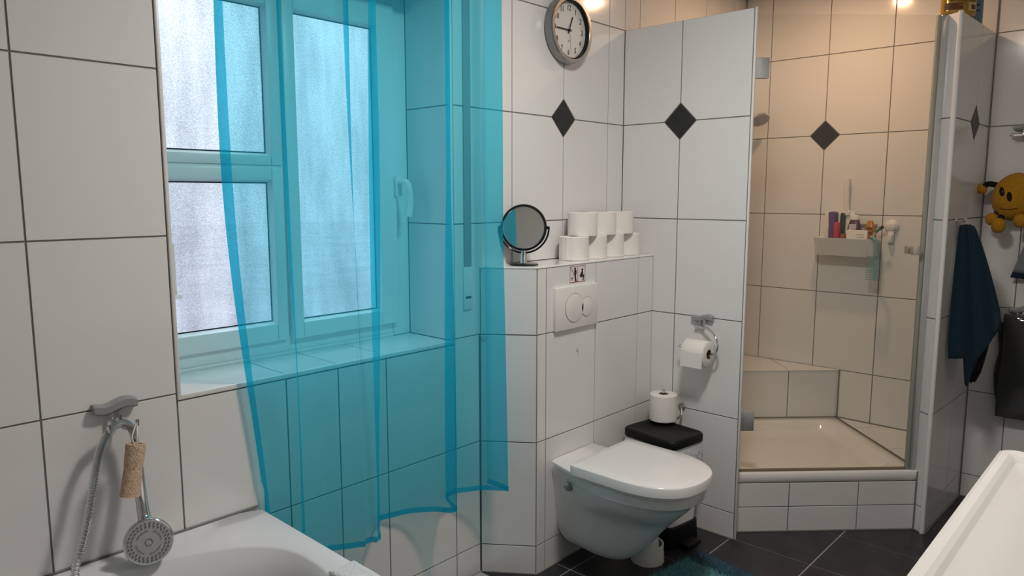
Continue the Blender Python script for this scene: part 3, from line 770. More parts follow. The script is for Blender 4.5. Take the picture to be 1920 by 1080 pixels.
# ------------------------------------------------------------------ grey wavy mounts with chrome fittings
def wave_bar(F, a, b, parent, w=.094, hgt=.024, d=.020, off=Vector((0, 0, 0)), flip=1):
    """grey wavy bar, on the frame at (a, b)"""
    rings = []
    for k in range(15):
        t = k / 14; x = (t - .5) * w; zc = flip * .0055 * math.sin((t - .5) * 2 * PI)
        hh_ = hgt / 2 * (1 if 0 < k < 14 else .8)
        rings.append([F.p(a + x, b + zc + dz, n_) - off for dz, n_ in ((-hh_, 0), (-hh_, d * .7), (-hh_ * .6, d), (hh_ * .6, d), (hh_, d * .7), (hh_, 0))])
    return G().loft(rings).build('mount', 'grey_plastic', parent, 50)

# hook on the left wall with hand shower and loofah
hk = thing('shower_hook', 'grey wavy wall hook with chrome prongs above the bathtub', 'hook', (-2.114, 0, .912))
oh = Vector((-2.114, 0, .912))
wave_bar(FWn, -2.114, .914, hk, .096, .026, .022, oh)
for dx in (-.009, .009): G().tube([(dx, -.014, -.008), (dx, -.015, -.042)], .0045, 8).build('post', 'chrome', hk)
for sgn in (-1, 1):
    G().tube(catmull([(sgn * .004, -.014, -.040), (sgn * .010, -.030, -.050), (sgn * .022, -.048, -.052), (sgn * .030, -.056, -.044), (sgn * .031, -.058, -.030)], 5), .0042, 8).build('prong', 'chrome', hk)

hs = thing('hand_shower', 'chrome hand shower with metal hose looped over the hook above the bathtub', 'hand shower', (-2.096, -.115, .604))
oS = Vector((-2.096, -.115, .604))
path = catmull([(-2.275, -.20, .40), (-2.262, -.150, .485), (-2.249, -.10, .572), (-2.216, -.075, .654), (-2.192, -.062, .735), (-2.176, -.056, .800), (-2.163, -.052, .835), (-2.142, -.050, .868), (-2.116, -.048, .879), (-2.097, -.047, .868), (-2.089, -.046, .845), (-2.086, -.046, .81), (-2.084, -.046, .785)], 44)
G().tube([p - oS for p in path], [.0086 + (.0010 if i % 4 < 2 else -.0006) for i in range(len(path))], 10).build('hose', 'chrome', hs, 30)
hp = catmull([(-2.084, -.046, .790), (-2.085, -.050, .75), (-2.089, -.066, .70), (-2.093, -.088, .66), (-2.0945, -.098, .645)], 5)
G().tube([p - oS for p in hp], [.0110 + .0045 * (i / (len(hp) - 1)) + (.002 if i > len(hp) - 4 else 0) for i in range(len(hp))], 14).build('handle', 'chrome', hs, 50)
hn = Vector((-.28, -.90, .16)).normalized()
G().lathe([(.030, -.014), (.046, -.008), (.0535, .000), (.0540, .008), (.0520, .0115), (.0495, .0125)], (0, 0, 0), axis=hn, seg=48).build('head', 'chrome', hs, 40)
sf = G().lathe([(.0495, .011), (.0490, .0140), (0, .0146)], (0, 0, 0), axis=hn, seg=48).build('spray_face', 'face', hs, 40)
e1 = (Vector((0, 0, 1)) - hn * hn.z).normalized(); e2 = hn.cross(e1)
def nozzles(r, n, rad, skipf=None):
    for k in range(n):
        if skipf and skipf(k): continue
        a = 2 * PI * (k + .5) / n; c = e1 * (r * math.cos(a)) + e2 * (r * math.sin(a))
        q = bpy.data.objects.new('nozzle', nzm[rad]); COL.objects.link(q); q.parent = sf; q.location = c + hn * .0140
nzm = {}
for rad in (.0021, .0013):
    nzm[rad] = mesh('nozzle', [], [])
    gq = G().lathe([(rad, 0), (rad * .9, .0022), (0, .0023)], axis=hn, seg=8); me_ = mesh('nozzle', gq.v, gq.f, 40); me_.materials.append(MT['nozzle']); nzm[rad] = me_
nozzles(.0435, 30, .0021); nozzles(.0365, 26, .0021); nozzles(.0265, 32, .0013, lambda k: k % 8 in (6, 7)); 
G().lathe([(.0085, .0146), (.0085, .0154), (.0072, .0154), (.0072, .0146)], axis=hn, seg=24, cap0=False, cap1=False).build('centre_ring', 'nozzle', sf)

lo = thing('loofah', 'beige loofah sponge roll hanging by a cord from the hook', 'loofah', (-2.106, -.078, .71))
oL = Vector((-2.106, -.078, .71)); lt = Vector((-2.098, -.084, .834)); lb = Vector((-2.122, -.092, .716)); la = (lt - lb)
q = G(); Ll = la.length
rngs = []
for i in range(15):
    t = i / 14; rr = .0200 + .0022 * abs(t - .5) * 2 + random.uniform(-.0005, .0005)
    rngs.append((rr, t * Ll))
q.lathe([(.012, .001)] + rngs + [(.013, Ll), (.010, Ll - .012)], lb - oL, axis=la, seg=28); q.build('sponge', 'loofah', lo, 60)
G().tube(catmull([lt - oL + Vector((0, 0, -.01)), lt - oL + Vector((-.006, .004, .015)), Vector((-2.086, -.058, .874)) - oL, Vector((-2.083, -.056, .874)) - oL, lt - oL + Vector((.004, .002, .015)), lt - oL + Vector((.002, 0, -.01))], 6), .0016, 6).build('cord', 'cord', lo)

# ------------------------------------------------------------------ bathtub
tub = thing('bathtub', 'white acrylic bathtub with an oval basin along the left wall', 'bathtub', (-2.6, -.38, 0))
ot = Vector((-2.6, -.38, 0)); tx0, tx1, ty0, ty1 = -3.46, -1.762, -0.755, -0.003; TZ = .546
NT = 96
def tring(kind, inset, z, pw=2.0, sh=(0, 0)):
    out = []; cx, cy = (tx0 + tx1) / 2, (ty0 + ty1) / 2
    ax, ay = (tx1 - tx0) / 2 - inset, (ty1 - ty0) / 2 - inset
    for k in range(NT):
        a = 2 * PI * (k + .5) / NT; c, s_ = math.cos(a), math.sin(a)
        if kind == 'r':
            m_ = max(abs(c), abs(s_)); x, y = ax * max(-1, min(1, 1.0 * c / m_)), ay * s_ / m_
        else:
            x = ax * math.copysign(abs(c) ** (2 / pw), c); y = ay * math.copysign(abs(s_) ** (2 / pw), s_)
        out.append(Vector((cx + x + sh[0], cy + y + sh[1], z)) - ot)
    return out
G().loft([tring('r', .012, .03), tring('r', .012, TZ - .035), tring('r', .002, TZ - .03), tring('r', .0, TZ - .006), tring('r', .005, TZ),
          tring('e', .060, TZ - .001, 2.7), tring('e', .066, TZ - .006, 2.7), tring('e', .085, TZ - .06, 2.6), tring('e', .125, TZ - .22, 2.5), tring('e', .17, TZ - .36, 2.4), tring('e', .24, TZ - .405, 2.2), tring('e', .33, TZ - .41, 2.0)]).build('tub_shell', 'acrylic', tub, 45)
caulk([(tx0, -.003, TZ + .001), (tx1 - .002, -.003, TZ + .001)], wl, .0035)
G().lathe([(.033, 0), (.033, .006), (.027, .010), (0, .011)], Vector((-1.905, -.38, .46)) - ot, axis=(-1, 0, .12), seg=24).build('overflow_cap', 'chrome', tub)
# white terry cloth folded on the rim
tc = thing('washcloth', 'white terry washcloth lying on the corner of the bathtub rim', 'washcloth', (-1.80, -.55, TZ))
def slabcloth(x0, x1, y0, y1, z0, th, n=12, amp=.002, seed=1):
    rnd = random.Random(seed); q = G(); rows = []
    for i in range(n + 1):
        for j in range(n + 1):
            ed_ = min(i, n - i, j, n - j); z = z0 + th * (1 if ed_ > 0 else .55) + (rnd.uniform(-amp, amp) if ed_ > 0 else 0)
            q.v.append(Vector((lerp(x0, x1, i / n), lerp(y0, y1, j / n), z)))
    for i in range(n):
        for j in range(n):
            a = i * (n + 1) + j; q.f.append((a, a + n + 1, a + n + 2, a + 1))
    b = len(q.v); per = [i * (n + 1) for i in range(n + 1)] + [n * (n + 1) + j for j in range(1, n + 1)] + [i * (n + 1) + n for i in range(n - 1, -1, -1)] + [j for j in range(n - 1, 0, -1)]
    for k in per: q.v.append(Vector((q.v[k].x, q.v[k].y, z0)))
    m_ = len(per)
    for k in range(m_): q.f.append((per[k], per[(k + 1) % m_], b + (k + 1) % m_, b + k))
    q.f.append(tuple(b + k for k in range(m_))); return q
slabcloth(-.035, .034, -.17, .085, .0005, .012, seed=3).build('folded_cloth', 'terry', tc, 60)

# ------------------------------------------------------------------ curtain
ZB = 0.368; ZT = 2.36
bot_c = [(-1.752, -.022), (-1.72, -.034), (-1.690, -.060), (-1.668, -.088), (-1.660, -.070), (-1.655, -.052), (-1.63, -.055), (-1.60, -.066), (-1.563, -.080), (-1.50, -.108), (-1.489, -.112), (-1.480, -.116), (-1.471, -.120), (-1.462, -.124), (-1.452, -.128), (-1.434, -.128), (-1.428, -.108), (-1.412, -.072), (-1.385, -.038), (-1.352, -.020),
         (-1.29, -.026), (-1.225, -.045), (-1.180, -.100), (-1.160, -.142), (-1.148, -.144), (-1.140, -.120), (-1.120, -.080), (-1.090, -.048), (-1.055, -.036), (-1.01, -.055), (-.955, -.100), (-.915, -.142), (-.902, -.146), (-.894, -.132), (-.893, -.105), (-.899, -.075), (-.908, -.050)]
top_c = [(-1.846, -.050), (-1.80, -.064), (-1.745, -.085), (-1.700, -.104), (-1.692, -.092), (-1.682, -.068), (-1.655, -.062), (-1.60, -.070), (-1.55, -.082), (-1.515, -.094), (-1.500, -.104), (-1.492, -.108), (-1.499, -.092), (-1.484, -.094), (-1.425, -.112), (-1.402, -.114), (-1.396, -.098), (-1.392, -.072), (-1.378, -.046), (-1.350, -.030),
         (-1.29, -.040), (-1.225, -.070), (-1.170, -.104), (-1.144, -.126), (-1.134, -.128), (-1.126, -.110), (-1.112, -.078), (-1.088, -.052), (-1.055, -.044), (-1.01, -.064), (-.960, -.098), (-.920, -.130), (-.908, -.134), (-.903, -.122), (-.908, -.102), (-.922, -.088), (-.938, -.080)]
NS = 8
cb = catmull([Vector((x, y, 0)) for x, y in bot_c], NS); ct_ = catmull([Vector((x, y, 0)) for x, y in top_c], NS)
NC = len(cb); NR = 70
def cpt(i, t):
    """t: 0 bottom .. 1 top"""
    z = ZB + (ZT - ZB) * t
    w = max(0.0, min(1.0, (z - ZB) / (1.95 - ZB))); w = w * w * (3 - 2 * w) * .55 + w * .45
    p = cb[i].lerp(ct_[i], min(1, w))
    u = i / NC
    p.y += .0065 * math.sin(u * 61 + z * 2.3) * (1 - .4 * t) + .0025 * math.sin(u * 143 + z * 5.1 + 1)
    p.x += .0030 * math.sin(u * 37 + z * 3.7)
    if i < 3 * NS:                                    # the free left edge wanders a little
        k = 1 - i / (3 * NS); p.x += k * (.012 * math.sin(z * 3.2 + .6) - .006)
        if z < .60: p.x = max(p.x, -1.752 + .004 * i * .3)
    p.y = min(p.y, -.010)
    hz = z
    if t < .2: hz += (1 - t / .2) * .004 * math.sin(u * 19)
    return Vector((p.x, p.y, hz))
cur = thing('curtain', 'sheer teal voile curtain hanging in folds in front of the window', 'curtain', (-1.38, -.08, ZB))
oC = Vector((-1.38, -.08, ZB))
q = G()
for r in range(NR + 1):
    for i in range(NC): q.v.append(cpt(i, r / NR) - oC)
for r in range(NR):
    for i in range(NC - 1):
        a = r * NC + i; q.f.append((a, a + 1, a + NC + 1, a + NC))
q.build('cloth', 'sheer', cur, 180)
def hemstrip(name, idx, ts, off):
    q = G(); n = len(idx)
    for t in ts:
        for i in idx:
            p = cpt(i, t); d_ = (cpt(min(i + 1, NC - 1), t) - cpt(max(i - 1, 0), t)).normalized()
            nn = Vector((d_.y, -d_.x, 0)) * off; q.v.append(p + nn - oC)
    for r in range(len(ts) - 1):
        for k in range(n - 1):
            a = r * n + k; q.f.append((a, a + 1, a + n + 1, a + n))
    return q.build(name, 'sheer', cur, 180)
for o_ in (.0014, -.0014): hemstrip('bottom_hem', list(range(NC)), [0, .0045, .009], o_)
for o_ in (.0014, -.0014): hemstrip('side_hem', list(range(0, 5)), [k / NR for k in range(NR + 1)], o_)
rod = thing('curtain_rod', 'white curtain rod on wall brackets above the window', 'curtain rod', (-1.4, -.085, 2.37))
G().tube([(-.62, 0, 0), (.58, 0, 0)], .010, 14).build('rod', 'plastic', rod)
for x in (-.55, .5): G().tube([(x, 0, 0), (x, .085, 0)], .007, 10).build('bracket', 'plastic', rod)

# roller shutter strap at the right of the window
sp = thing('shutter_strap', 'grey roller shutter strap running down to its wall winder box', 'shutter strap', (-.946, 0, 1.03))
G().box((-.017, -.0045, .06), (.017, -.0025, 1.38)).build('strap', 'grey_plastic', sp, smooth=None)
pl_ = G().box((-.022, -.006, -.022), (.020, 0.0, .13), .002).build('cover_plate', 'plastic', sp)
G().box((-.013, -.0066, .018), (.013, -.006, .026)).build('strap_slot', 'rubber', pl_, smooth=None)

# clear adhesive hooks
def clear_hook(F, a, b, label, s=1.0, m='clear'):
    p = F.p(a, b); t = thing('adhesive_hook', label, 'hook', p)
    G().lathe([(.013 * s, 0), (.012 * s, .003), (.006 * s, .005), (0, .0055)], axis=F.n, seg=20).build('pad', m, t)
    G().tube([F.n * .004, F.n * .014 - F.v * .003, F.n * .018 + F.v * .006], .0028 * s, 8).build('prong', m, t)
clear_hook(FCc, .016, .896, 'small clear plastic hook at the corner under the curtain edge', .9)
clear_hook(FCf, -.529, .823, 'tiny clear adhesive hook below the flush plate', .55)

# thin strip thermometer on the left reveal
th = thing('thermometer', 'thin white strip thermometer with tick marks beside the left window pane', 'thermometer', (-1.925, .09, 1.15))
G().box((.004, -.009, 0), (.009, .009, .135), .001).build('strip', 'plastic', th)
for k in range(9): G().box((.009, -.006, .020 + k * .010), (.0096, .001 + (k % 2) * .004, .0235 + k * .010)).build('tick_mark', 'ink', th, smooth=None)
G().box((-.030, -.012, -.010), (.020, .012, .0), .001).build('foot', 'clear', th)

# ------------------------------------------------------------------ paper holder on the partition
ph = thing('paper_holder', 'chrome arc toilet paper holder hanging from a grey wavy mount', 'paper holder', (0, -.415, .908))
oP = Vector((0, -.415, .908))
wave_bar(FP, .415, .908, ph, .094, .024, .020, oP)
for dy in (-.010, .008): G().tube([(-.012, dy, -.006), (-.014, dy, -.032)], .0042, 8).build('post', 'chrome', ph)
G().tube([(-.016, .030, -.036), (-.016, -.010, -.036)], .0062, 10).build('crossbar', 'chrome', ph)
zc = -.1395
arc = catmull([(-.020, -.004, -.036), (-.038, -.045, -.038), (-.052, -.078, -.058), (-.060, -.096, -.090), (-.061, -.090, -.122), (-.060, -.070, zc + .004), (-.060, -.045, zc + .002), (-.060, .0, zc + .006), (-.060, .062, zc + .016), (-.060, .072, zc + .026)], 8)
G().tube(arc, .0048, 10).build('arc', 'chrome', ph, 60)
tr = thing('toilet_roll', 'white toilet roll on the chrome arc holder on the partition wall', 'toilet roll', (-.060, -.475, .772))
def hroll(r, L, parent):
    ri = .020
    G().lathe([(ri, 0), (r - .002, 0), (r, .002), (r, L - .002), (r - .002, L), (ri, L)], axis=(0, 1, 0), seg=44, cap0=False, cap1=False).build('paper', 'paper', parent, 50)
    G().lathe([(ri, .0005), (ri, L - .0005), (ri - .0012, L - .0005), (ri - .0012, .0005), (ri, .0005)], axis=(0, 1, 0), seg=24, cap0=False, cap1=False).build('core', 'card', parent)
    G().add([(-r * 1.0 - .0004, 0.002, .01), (-r - .0004, L - .002, .01), (-r * .97 - .001, L - .002, -.052), (-r * .97 - .001, .002, -.052)], [(0, 1, 2, 3)]).build('paper_tail', 'paper', parent)
hroll(.054, .100, tr)
# spare roll holder
sh = thing('spare_roll_holder', 'upright chrome spare roll rod fixed to the partition wall above the bin', 'roll holder', (0, -.284, .512))
G().lathe([(.016, 0), (.016, .006), (.010, .008), (0, .008)], (0, -.046, .004), axis=(-1, 0, 0), seg=20).build('wall_plate', 'chrome', sh)
G().tube(catmull([(-.006, -.046, .004), (-.016, -.05, .0), (-.030, -.055, -.03), (-.05, -.03, -.053), (-.078, 0, -.053), (-.080, 0, -.040)], 6), .005, 8).build('arm', 'chrome', sh)
G().lathe([(.006, -.050), (.006, .072), (.009, .074), (.009, .082), (.005, .086), (0, .087)], (-.080, 0, 0), seg=16).build('rod', 'chrome', sh)
make_roll('white spare toilet roll standing upright on the chrome rod above the black bin', (-.080, -.284, .4665), None, .0575, .112)

# ------------------------------------------------------------------ pedal bin
bn = thing('pedal_bin', 'pedal bin with flat black lid and white liner bag behind the toilet', 'bin', (-.160, -.336, 0), math.radians(-8))
def brect(hx, hy, r, z, n=6):
    out = []
    for (sx, sy_, a0) in ((1, 1, 0), (-1, 1, 90), (-1, -1, 180), (1, -1, 270)):
        for k in range(n + 1):
            a = math.radians(a0 + 90 * k / n); out.append((sx * (hx - r) + r * math.cos(a), sy_ * (hy - r) + r * math.sin(a), z))
    return out
G().loft([brect(.098, .125, .03, .0), brect(.100, .127, .03, .004), brect(.096, .122, .03, .085), brect(.090, .116, .03, .09)]).build('base', 'black', bn, 40)
G().loft([brect(.088, .114, .03, .09), brect(.100, .128, .03, .41)]).build('body', 'plastic', bn, 40)
rb = random.Random(4)
def bagring(e_, z, am): return [(x * (1 + rb.uniform(-am, am)) + (e_ if x > 0 else -e_), y * (1 + rb.uniform(-am, am)) + (e_ if y > 0 else -e_), z) for x, y, z in brect(.101, .129, .03, z)]
G().loft([bagring(.004, .31, .02), bagring(.005, .34, .03), bagring(.004, .37, .03), bagring(.004, .40, .025), bagring(.001, .417, .01)], False, False).build('liner_bag', 'bag', bn, 60)
G().loft([brect(.104, .132, .035, .418), brect(.107, .135, .036, .422), brect(.107, .135, .036, .446), brect(.104, .132, .035, .452), brect(.099, .127, .032, .4545), brect(.094, .122, .030, .4545), brect(.091, .119, .029, .4515)]).build('lid', 'black', bn, 45)
pd = G().box((-.045, -.175, .012), (.045, -.120, .028), .006).build('pedal', 'black', bn)

# toilet brush pot
tb = thing('toilet_brush_pot', 'white open-fronted brush pot on the dark floor under the toilet bowl', 'brush pot', (-.382, -.412, 0))
q = G(); n = 96; Ro, Ri = .064, .059; rings = []
def toph(a):
    d = math.cos(a - math.radians(-47)); k_ = max(0.0, min(1.0, (d - .42) / .12)); k_ = k_ * k_ * (3 - 2 * k_); return lerp(.150, .072, k_)
ro0 = [(Ro * math.cos(2 * PI * k / n), Ro * math.sin(2 * PI * k / n), 0) for k in range(n)]
ro1 = [(Ro * .95 * math.cos(2 * PI * k / n), Ro * .95 * math.sin(2 * PI * k / n), toph(2 * PI * k / n)) for k in range(n)]
ri1 = [(Ri * .95 * math.cos(2 * PI * k / n), Ri * .95 * math.sin(2 * PI * k / n), toph(2 * PI * k / n)) for k in range(n)]
ri0 = [(Ri * math.cos(2 * PI * k / n), Ri * math.sin(2 * PI * k / n), .006) for k in range(n)]
q.loft([ro0, ro1, ri1, ri0]).build('pot', 'plastic', tb, 50)
G().lathe([(.030, .008), (.030, .085), (.012, .095), (.008, .10)], (0.004, 0.004, 0), seg=20).build('brush_head', 'black', tb)
G().tube([(0.004, .004, .09), (.010, .010, .17)], .006, 10).build('brush_handle', 'plastic', tb)

# ------------------------------------------------------------------ scale on the floor under the curtain
sc_ = thing('bathroom_scale', 'flat glass bathroom scale on the floor below the curtain', 'scale', (-1.065, -.178, 0))
G().box((-.150, -.150, .014), (.150, .150, .020), .0015).build('glass_plate', 'scale_glass', sc_)
for sx in (-1, 1):
    for sy_ in (-1, 1): G().lathe([(.020, 0), (.022, .004), (.020, .014)], (sx * .115, sy_ * .115, 0), seg=16).build('foot', 'rubber', sc_)
G().box((-.040, .085, .0201), (.040, .120, .0206)).build('display', 'nozzle', sc_, smooth=None)
for k in range(3): G().box((.118, .08 + k * .016, .0201), (.124, .088 + k * .016, .0205)).build('print_mark', 'nozzle', sc_, smooth=None)

# ------------------------------------------------------------------ bath mat
bmt = thing('bath_mat', 'shaggy teal bath mat with a darker petrol border on the floor', 'bath mat', (-.20, -.545, 0), math.radians(-8.5))
def shag(name, m, x0, x1, y0, y1, seed):
    rnd = random.Random(seed); q = G()
    q.box((x0, y0, 0.0005), (x1, y1, .010), .003)
    o = q.build(name + '_backing', m, bmt)
    q = G(); step = .0065
    nx = int((x1 - x0) / step); ny = int((y1 - y0) / step)
    for i in range(nx + 1):
        for j in range(ny + 1):
            x = x0 + (x1 - x0) * i / nx + rnd.uniform(-.003, .003); y = y0 + (y1 - y0) * j / ny + rnd.uniform(-.003, .003)
            a = rnd.uniform(0, 2 * PI); l = rnd.uniform(.010, .019); w = .0024
            dx, dy = rnd.uniform(-.008, .008), rnd.uniform(-.008, .008)
            c, s_ = math.cos(a) * w, math.sin(a) * w
            b = len(q.v)
            q.v += [Vector((x - c, y - s_, .008)), Vector((x + c, y + s_, .008)), Vector((x - s_, y + c, .008)), Vector((x + dx, y + dy, .008 + l))]
            q.f += [(b, b + 1, b + 3), (b + 1, b + 2, b + 3), (b + 2, b, b + 3)]
    me = mesh(name, q.v, q.f); me.shade_smooth()
    t = link(name, me, m, bmt); t['kind'] = 'stuff'
shag('border_pile', 'mat_dark', -.085, 0, -.62, 0, 5)
shag('light_pile', 'mat_light', -.47, -.0855, -.62, 0, 6)

# ------------------------------------------------------------------ washbasin
wb = thing('washbasin', 'large cream ceramic washbasin with a raised rim beside the towels', 'washbasin', (-1.32, -1.85, .72))
oW = Vector((-1.32, -1.85, .72)); bx0, bx1, by0, by1 = -1.80, -.838, YF + .003, -1.583
def wr_(i, r, z, n=8, yb=0.0):
    out = []; x0, x1, y0, y1 = bx0 + i, bx1 - i, by0 + i + yb, by1 - i
    r = max(r, .004)
    for (cx, cy, a0) in ((x1 - r, y1 - r, 0), (x0 + r, y1 - r, 90), (x0 + r, y0 + r, 180), (x1 - r, y0 + r, 270)):
        for k in range(n + 1):
            a = math.radians(a0 + 90 * k / n); out.append(Vector((cx + r * math.cos(a), cy + r * math.sin(a), z)) - oW)
    return out
WZ = .862
G().loft([wr_(.10, .03, .735), wr_(.03, .035, .77), wr_(.006, .03, .83), wr_(.0, .03, WZ - .010), wr_(.003, .028, WZ - .003), wr_(.010, .024, WZ), wr_(.022, .020, WZ - .001), wr_(.030, .020, WZ - .006, yb=.10),
          wr_(.036, .022, WZ - .016, yb=.10), wr_(.045, .026, WZ - .022, yb=.10), wr_(.065, .05, WZ - .026, yb=.10), wr_(.10, .07, WZ - .045, yb=.10), wr_(.15, .08, WZ - .085, yb=.08), wr_(.20, .04, WZ - .10, yb=.02)]).build('basin', 'cream', wb, 24)
tp = G().lathe([(.026, 0), (.026, .006), (.021, .012), (.021, .11), (.018, .118), (0, .12)], Vector((-1.32, -2.06, WZ - .002)) - oW, seg=24).build('tap_body', 'chrome', wb)
G().tube(catmull([Vector((-1.32, -2.05, WZ + .07)) - oW, Vector((-1.32, -1.98, WZ + .095)) - oW, Vector((-1.32, -1.93, WZ + .085)) - oW], 6), .011, 12).build('spout', 'chrome', tp)
G().lathe([(.022, 0), (.022, .005), (0, .006)], Vector((-1.32, -1.83, WZ - .101)) - oW, seg=20).build('drain_plug', 'chrome', wb)

# ------------------------------------------------------------------ shower rail and head
rs = thing('shower_set', 'chrome shower head on a wall rail inside the shower', 'shower head', (1.00, 0, 1.3))
oR = Vector((1.00, 0, 1.3))
G().tube([(.0, -.045, -.15), (.0, -.045, .62)], .010, 14).build('rail', 'chrome', rs)
for z in (-.13, .60): G().tube([(0, 0, z), (0, -.045, z)], .008, 10).build('bracket', 'chrome', rs)
G().box((-.018, -.075, .38), (.018, -.030, .42), .005).build('slider', 'chrome', rs)
ha = catmull([Vector((.0, -.055, .36)), Vector((.0, -.085, .43)), Vector((-.003, -.125, .492))], 6)
G().tube(ha, .012, 12).build('handle', 'chrome', rs)
na = Vector((-.35, -.50, -1.0)).normalized()
hc = Vector((.035, -.150, .502))
G().lathe([(.020, -.018), (.045, -.010), (.052, .0), (.050, .006)], hc, axis=na, seg=36).build('head', 'chrome', rs)
G().lathe([(.049, .005), (.049, .008), (0, .0085)], hc, axis=na, seg=36).build('spray_face', 'steel', rs)
hz_ = catmull([Vector((.0, -.055, .36)), Vector((.02, -.06, .2)), Vector((.06, -.08, -.2)), Vector((.04, -.05, -.38)), Vector((.0, -.02, -.30))], 10)
G().tube(hz_, .007, 8).build('hose', 'steel', rs)
G().lathe([(.03, 0), (.03, .006), (.022, .02), (0, .022)], (0, 0, -.30), axis=(0, -1, 0), seg=24).build('valve', 'chrome', rs)

# ------------------------------------------------------------------ caddy and bottles in the shower
cdy = thing('shower_caddy', 'white plastic wall caddy full of toiletries inside the shower', 'caddy', (XB, -.600, 1.108))
def cring(i, z, r=.034, x0=-.108, x1=-.004, y0=-.150, y1=.150, n=6):
    out = []; x0 += i; x1 -= i; y0 += i; y1 -= i
    for (cx, cy, a0) in ((x1 - r, y1 - r, 0), (x0 + r, y1 - r, 90), (x0 + r, y0 + r, 180), (x1 - r, y0 + r, 270)):
        for k in range(n + 1):
            a = math.radians(a0 + 90 * k / n); out.append((cx + r * math.cos(a), cy + r * math.sin(a), z))
    return out
G().loft([cring(.010, 0), cring(.006, .004), cring(.0, .083), cring(-.003, .086), cring(-.003, .089), cring(.001, .089), cring(.004, .083), cring(.009, .008)]).build('basket', 'plastic', cdy, 45)
G().box((-.006, -.110, .06), (0.0, .110, .150), .002).build('back_plate', 'plastic', cdy)
G().box((-.014, -.128, .146), (-.006, .0, .160), .002).build('rail_strip', 'grey_plastic', cdy)
CB = 1.117
def bottle(name, label, y, x, prof, m, sx=1, sy=1, cat='bottle', tilt=0, cap=None, seg=24, group='toiletries in the shower caddy'):
    t = thing(name, label, cat, (x, y, CB), 0, group)
    G().lathe(prof, seg=seg, sx=sx, sy=sy).build('body', m, t, 45)
    if cap: G().lathe(cap[0], seg=seg, sx=sx, sy=sy).build('cap', cap[1], t, 45)
    if tilt: t.rotation_euler = (tilt, 0, 0)
    return t
# tall white stand with a squeegee handle
sq = thing('squeegee', 'white squeegee with long handle standing at the back of the caddy', 'squeegee', (1.125, -.552, CB), 0, 'toiletries in the shower caddy')
G().box((-.006, -.075, 0), (.006, .072, .213), .003).build('blade_plate', 'white_card', sq)
G().box((-.016, -.052, .19), (.008, -.012, .218), .004).build('handle_socket', 'plastic', sq)
G().tube([(-.004, -.034, .215), (-.004, -.030, .30), (-.004, -.032, .372)], .0135, 14).build('handle', 'plastic', sq)
bottle('shampoo_bottle', 'tall purple bottle standing in the caddy', -.535, 1.085, [(.016, 0), (.0185, .006), (.019, .06), (.0195, .14), (.0225, .195), (.021, .206), (.012, .211), (0, .211)], 'purple', 1, 1.05)
bottle('razor_case', 'narrow dark green case between the purple and white items in the caddy', -.573, 1.112, [(.011, 0), (.013, .01), (.013, .19), (.010, .203), (0, .203)], 'green_dark', .6, 1)
bottle('shower_gel', 'small bright pink bottle standing in the caddy', -.560, 1.072, [(.013, 0), (.0165, .004), (.0165, .145), (.014, .155), (.008, .158), (0, .158)], 'pink', 1, 1)
sb_ = bottle('conditioner_bottle', 'plum bottle with a pale label standing in the caddy', -.634, 1.098, [(.030, 0), (.033, .01), (.034, .05), (.028, .13), (.020, .168), (.016, .172), (0, .172)], 'purple_dark', .62, 1.12, cap=([(.018, .171), (.018, .192), (.015, .195), (0, .195)], 'white_card'))
lb_ = G().add([(-.024, .024, .07), (-.024, -.018, .07), (-.020, -.014, .150), (-.020, .018, .150)], [(0, 1, 2, 3)]).build('label_print', 'label_lilac', sb_)
G().add([(-.0255, -.002, .105), (-.0255, -.016, .105), (-.0250, -.015, .128), (-.0250, -.001, .128)], [(0, 1, 2, 3)]).build('panel_print', 'grey_plastic', lb_)
ob = bottle('sun_lotion', 'amber orange oval bottle standing in the caddy', -.703, 1.112, [(.026, 0), (.029, .01), (.030, .08), (.026, .125), (.014, .162), (.008, .168), (0, .168)], 'orange', .55, 1.0)
for k in range(2): G().box((-.0175, -.016, .105 + k * .022), (-.0160, .012, .114 + k * .022)).build('print_band', 'brown', ob)
bottle('cream_tub', 'small rust orange tub at the front of the caddy', -.5925, 1.070, [(.014, 0), (.015, .003), (.015, .098), (.014, .101), (0, .101)], 'rust', 1, 1)
cx_ = thing('soap_carton', 'small white carton with printed lines at the front of the caddy', 'carton', (1.0645, -.660, CB), math.radians(2), 'toiletries in the shower caddy')
G().box((-.010, -.048, 0), (.010, .048, .122), .001).build('carton', 'white_card', cx_)
for k, (y0, y1) in enumerate(((-.034, .004), (-.034, .0), (-.038, .03), (-.03, .034), (-.036, .02))):
    G().box((-.0106, y0, .098 - k * .011), (-.0100, y1, .1005 - k * .011)).build('print_line', 'grey_plastic', cx_, smooth=None)
tbk = thing('toothbrush', 'green-headed toothbrush leaning over the corner of the caddy', 'toothbrush', (1.075, -.700, CB + .01), 0, 'toiletries in the shower caddy')
G().tube([(0, 0, 0), (0, -.030, .085), (0, -.046, .110)], .0036, 8).build('stem', 'clear', tbk)
G().tube([(0, -.040, .104), (0, -.066, .126)], .0065, 8).build('head', 'green', tbk)
G().tube([(-.002, -.060, .1215), (-.002, -.074, .1330)], .0085, 8).build('bristles', 'green_dark', tbk)
cmb = thing('comb', 'teal comb hooked over the edge of the caddy', 'comb', (1.030, -.752, 1.0), 0)
G().prism([(0, 0)] * 0 or [(-.0015, -.022), (.0015, -.022), (.0015, -.004), (-.0015, -.004)], 0, .118).build('spine', 'teal_plastic', cmb, smooth=None)
for k in range(14):
    q = G().box((-.0015, -.005, .002 + k * .0085), (.0015, .032, .0055 + k * .0085)); q.build('tooth', 'teal_plastic', cmb, smooth=None)
